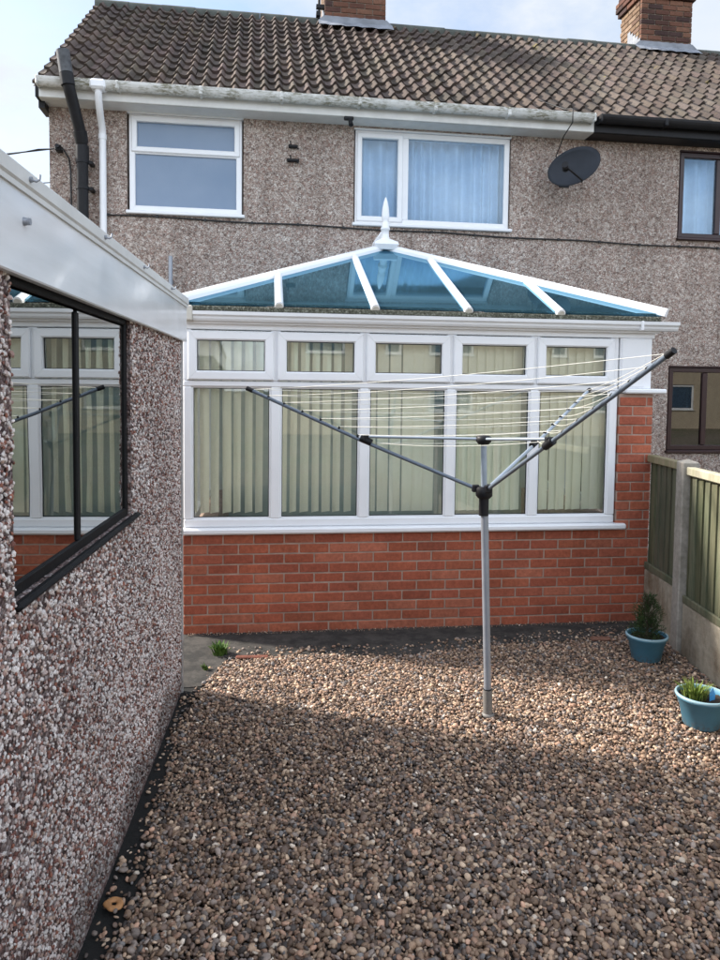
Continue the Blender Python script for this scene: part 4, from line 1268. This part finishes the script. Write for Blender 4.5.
# satellite dish
DC = hp(3.225, -0.36, 4.235)
S = thing('satellite_dish', 'dark grey oval satellite dish on the house wall below the gutter', 'satellite dish', DC)
nrm = Vector((-0.42, -0.86, 0.22)).normalized()
major = Vector((0.86, -0.30, 0.42)); major = (major - nrm * major.dot(nrm)).normalized(); minor = nrm.cross(major)
m = MB(); vs = []; fs = []
rings, seg = 7, 40
for side in (0, 1):
    for i in range(rings + 1):
        r_ = i / rings
        for k in range(seg):
            w = 2 * PI * k / seg
            p = major * (0.285 * r_ * math.cos(w)) + minor * (0.205 * r_ * math.sin(w)) + nrm * (0.055 * (r_ * r_ - 1) - 0.008 * side + (0.006 if i == rings else 0))
            vs.append(p)
n0 = (rings + 1) * seg
for side in (0, 1):
    for i in range(rings):
        for k in range(seg):
            k2 = (k + 1) % seg; b = side * n0
            fs.append((b + i * seg + k, b + i * seg + k2, b + (i + 1) * seg + k2, b + (i + 1) * seg + k))
for k in range(seg):
    k2 = (k + 1) % seg; fs.append((rings * seg + k, rings * seg + k2, n0 + rings * seg + k2, n0 + rings * seg + k))
m.add(vs, fs, (1, 1, 1), True); m.build('reflector', M['dish'], S)
low = -minor * 0.20 if minor.z > 0 else minor * 0.20
lnb = nrm * 0.30 + low * 0.55 - major * 0.13
m = MB(); m.tube([low * 0.98 - nrm * 0.02, low * 1.1 + nrm * 0.05, lnb], 0.011, 8); m.build('feed_arm', M['black_plastic'], S)
m = MB(); m.tube([lnb + nrm * 0.03, lnb - nrm * 0.05], [0.034, 0.026], 14); m.tube([lnb - nrm * 0.05, lnb - nrm * 0.065], 0.036, 14); m.build('receiver', M['black_plastic'], S)
wl = hp(3.27, 0.0, 4.20) - DC
m = MB(); m.tube([-nrm * 0.06, wl * 0.6 + Vector((0, 0, -0.02)), wl], 0.02, 8); m.box(-0.06, 0.06, -0.01, 0.01, -0.09, 0.09, mat=Matrix.Translation(wl)); m.build('wall_bracket', M['dish'], S)
m = MB(); m.tube([hp(3.20, -0.05, 4.30), hp(3.16, -0.03, 4.44), hp(3.17, -0.20, 4.60), hp(3.18, -0.40, 4.68), hp(3.18, -0.40, 4.82), hp(3.15, -0.25, 4.87), hp(2.95, 0.02, 5.06)], 0.006, 6)
tag(m.build('aerial_cable', M['black_cable']), 'thin cable running from the satellite dish up over the gutter', 'cable')
# wall cable with clips
m = MB(); pts = []
for i in range(60):
    u = -1.66 + 9.6 * i / 59
    pts.append(hp(u, -0.012, 3.588 - 0.0125 * (u + 1.5) + 0.006 * math.sin(u * 4.1) - (0.0 if u < 2 else 0.004)))
m.tube(pts, 0.0085, 6)
cbl = m.build('wall_cable', M['black_cable'])
tag(cbl, 'black cable clipped across the whole pebbledash wall above the conservatory', 'cable')
for i in range(0, 60, 3):
    p = pts[i]; MB().box(p.x - 0.012, p.x + 0.012, p.y - 0.014, p.y + 0.012, p.z - 0.013, p.z + 0.013).build('clip', M['black_cable'], cbl)
# overhead lines from the left
a = hp(-2.13, -0.07, 4.215)
m = MB(); pts = []
b = Vector((-14.0, 9.5, 4.4))
for i in range(60):
    t = i / 59; p = a.lerp(b, t); p.z -= 1.6 * t * (1 - t); pts.append(p)
m.tube(pts, 0.007, 6)
pts2 = [p + Vector((0, math.cos(i * 1.9) * 0.012, math.sin(i * 1.9) * 0.012)) for i, p in enumerate(pts)]
m.tube(pts2, 0.006, 5)
m.tube([a, a + Vector((0.05, 0.0, -0.01)), hp(-2.04, -0.02, 4.13), hp(-2.025, -0.02, 4.0), hp(-2.02, -0.02, 3.0), hp(-2.02, -0.02, 1.5)], 0.0095, 6)
oc = m.build('overhead_cable', M['black_cable'])
tag(oc, 'twisted black overhead cable reaching the house corner and turning down the wall', 'cable')
m = MB(); m.box(-0.03, 0.03, -0.03, 0.06, -0.03, 0.03, bev=0.008, mat=Matrix.Translation(a)); m.tube([a + Vector((0, 0.05, 0)), a + Vector((0, -0.05, 0.01))], 0.022, 8); m.build('cable_bracket', M['black_plastic'], oc)
m = MB(); a2 = Vector((-2.33, 8.3, 4.02)); b2 = Vector((-16, 12.0, 4.5)); m.tube([a2.lerp(b2, t / 20) - Vector((0, 0, 0.9 * (t / 20) * (1 - t / 20))) for t in range(21)], 0.006, 5)
tag(m.build('overhead_cable', M['black_cable']), 'thin plain overhead wire in the sky below the twisted cable', 'cable')
lt = thing('security_light', 'small black lamp fitting hanging under the white gutter left of the curtained window', 'lamp', hp(0.80, -0.25, 4.645))
m = MB(); m.box(-0.05, 0.05, -0.02, 0.03, -0.035, 0.0, bev=0.008); m.build('lamp_base', M['black_plastic'], lt)
m = MB(); m.tube([(0.01, -0.01, -0.03), (0.02, -0.04, -0.10)], [0.018, 0.026], 10); m.build('lamp_head', M['black_plastic'], lt)
# two stubby brackets left on the wall
r = thing('wall_bracket', 'pair of small rusty dark brackets between the upstairs white windows', 'bracket', hp(0.235, 0, 4.31))
for dz, w_ in ((0.07, 0.05), (-0.075, 0.065)):
    m = MB(); m.box(-w_, w_, -0.05, 0.0, dz - 0.012, dz + 0.014, bev=0.005); m.tube([(-0.02, -0.03, dz - 0.01), (-0.03, -0.05, dz + 0.05)], 0.008, 6); m.tube([(0.03, -0.03, dz), (0.055, -0.05, dz - 0.03)], 0.008, 6); m.build('bracket_arm', M['black_plastic'], r)

# ------------------------------------------------------------------ sky, sun, camera
SUN_DIR = Vector((-0.903 * math.cos(math.radians(37)), 0.43 * math.cos(math.radians(37)), math.sin(math.radians(37)))).normalized()
w = bpy.data.worlds.new('World'); scene.world = w; w.use_nodes = True
nt = w.node_tree
for n in list(nt.nodes): nt.nodes.remove(n)
out = nt.nodes.new('ShaderNodeOutputWorld'); bg = nt.nodes.new('ShaderNodeBackground')
sky = nt.nodes.new('ShaderNodeTexSky'); sky.sky_type = 'NISHITA'; sky.sun_disc = False
sky.sun_elevation = math.radians(37); sky.sun_rotation = math.atan2(SUN_DIR.x, SUN_DIR.y)
sky.air_density = 1.0; sky.dust_density = 1.5; sky.ozone_density = 1.0
tc = nt.nodes.new('ShaderNodeTexCoord'); mp = nt.nodes.new('ShaderNodeMapping'); mp.inputs['Scale'].default_value = (1.0, 1.0, 1.9); mp.inputs['Location'].default_value = (0.3, 0.1, 0.0)
nt.links.new(tc.outputs['Generated'], mp.inputs['Vector'])
cn = noise(nt, mp.outputs['Vector'], 2.6, 9, 0.58)
cf = maprange(nt, cn, 0.42, 0.60, 0.12, 1.0)
cl = ramp(nt, noise(nt, mp.outputs['Vector'], 4.0, 6, 0.6), [(0.3, (0.79, 0.88, 1.0)), (0.7, (0.95, 0.98, 1.02))]).outputs[0]
# clouds opposite the sun are lit from the front and are the brightest part of this sky
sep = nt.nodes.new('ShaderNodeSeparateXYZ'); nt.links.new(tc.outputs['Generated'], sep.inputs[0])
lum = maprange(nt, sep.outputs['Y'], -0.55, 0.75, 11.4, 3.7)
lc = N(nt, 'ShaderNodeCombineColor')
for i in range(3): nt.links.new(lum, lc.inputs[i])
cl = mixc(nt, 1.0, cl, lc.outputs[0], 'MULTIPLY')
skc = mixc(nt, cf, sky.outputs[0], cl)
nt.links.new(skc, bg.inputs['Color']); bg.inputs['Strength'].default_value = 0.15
nt.links.new(bg.outputs[0], out.inputs['Surface'])

sd = bpy.data.lights.new('sun', 'SUN'); sd.energy = 5.0; sd.angle = math.radians(5); sd.color = (1.0, 0.93, 0.84)
so = bpy.data.objects.new('sun', sd); COL.objects.link(so)
so.rotation_euler = SUN_DIR.to_track_quat('Z', 'Y').to_euler(); so.location = (-20, 20, 20)

cd = bpy.data.cameras.new('camera'); cam = bpy.data.objects.new('camera', cd); COL.objects.link(cam)
yaw, pitch, roll = math.radians(7.17464424), math.radians(-3.29281872), math.radians(0.6631283)
cy, sy, cp, sp = math.cos(yaw), math.sin(yaw), math.cos(pitch), math.sin(pitch)
fwd = Vector((sy * cp, cy * cp, sp)); right = Vector((cy, -sy, 0)); down = -right.cross(fwd)
r2 = right * math.cos(roll) - down * math.sin(roll); d2 = down * math.cos(roll) + right * math.sin(roll)
mw = Matrix(((r2.x, -d2.x, -fwd.x, 0), (r2.y, -d2.y, -fwd.y, 0), (r2.z, -d2.z, -fwd.z, 1.83), (0, 0, 0, 1)))
cam.matrix_world = mw
cd.sensor_fit = 'HORIZONTAL'; cd.sensor_width = 36.0; cd.lens = 36.0
cd.shift_x = 0.0; cd.shift_y = -(480 - 429.62) / 720
cd.clip_start = 0.05; cd.clip_end = 2000
scene.camera = cam

scene.render.engine = 'CYCLES'
scene.view_settings.view_transform = 'Standard'; scene.view_settings.look = 'None'
scene.view_settings.gamma = 1.0; scene.view_settings.use_curve_mapping = False
scene.view_settings.exposure = 0.85
scene.cycles.max_bounces = 8; scene.cycles.transparent_max_bounces = 16; scene.cycles.glossy_bounces = 5
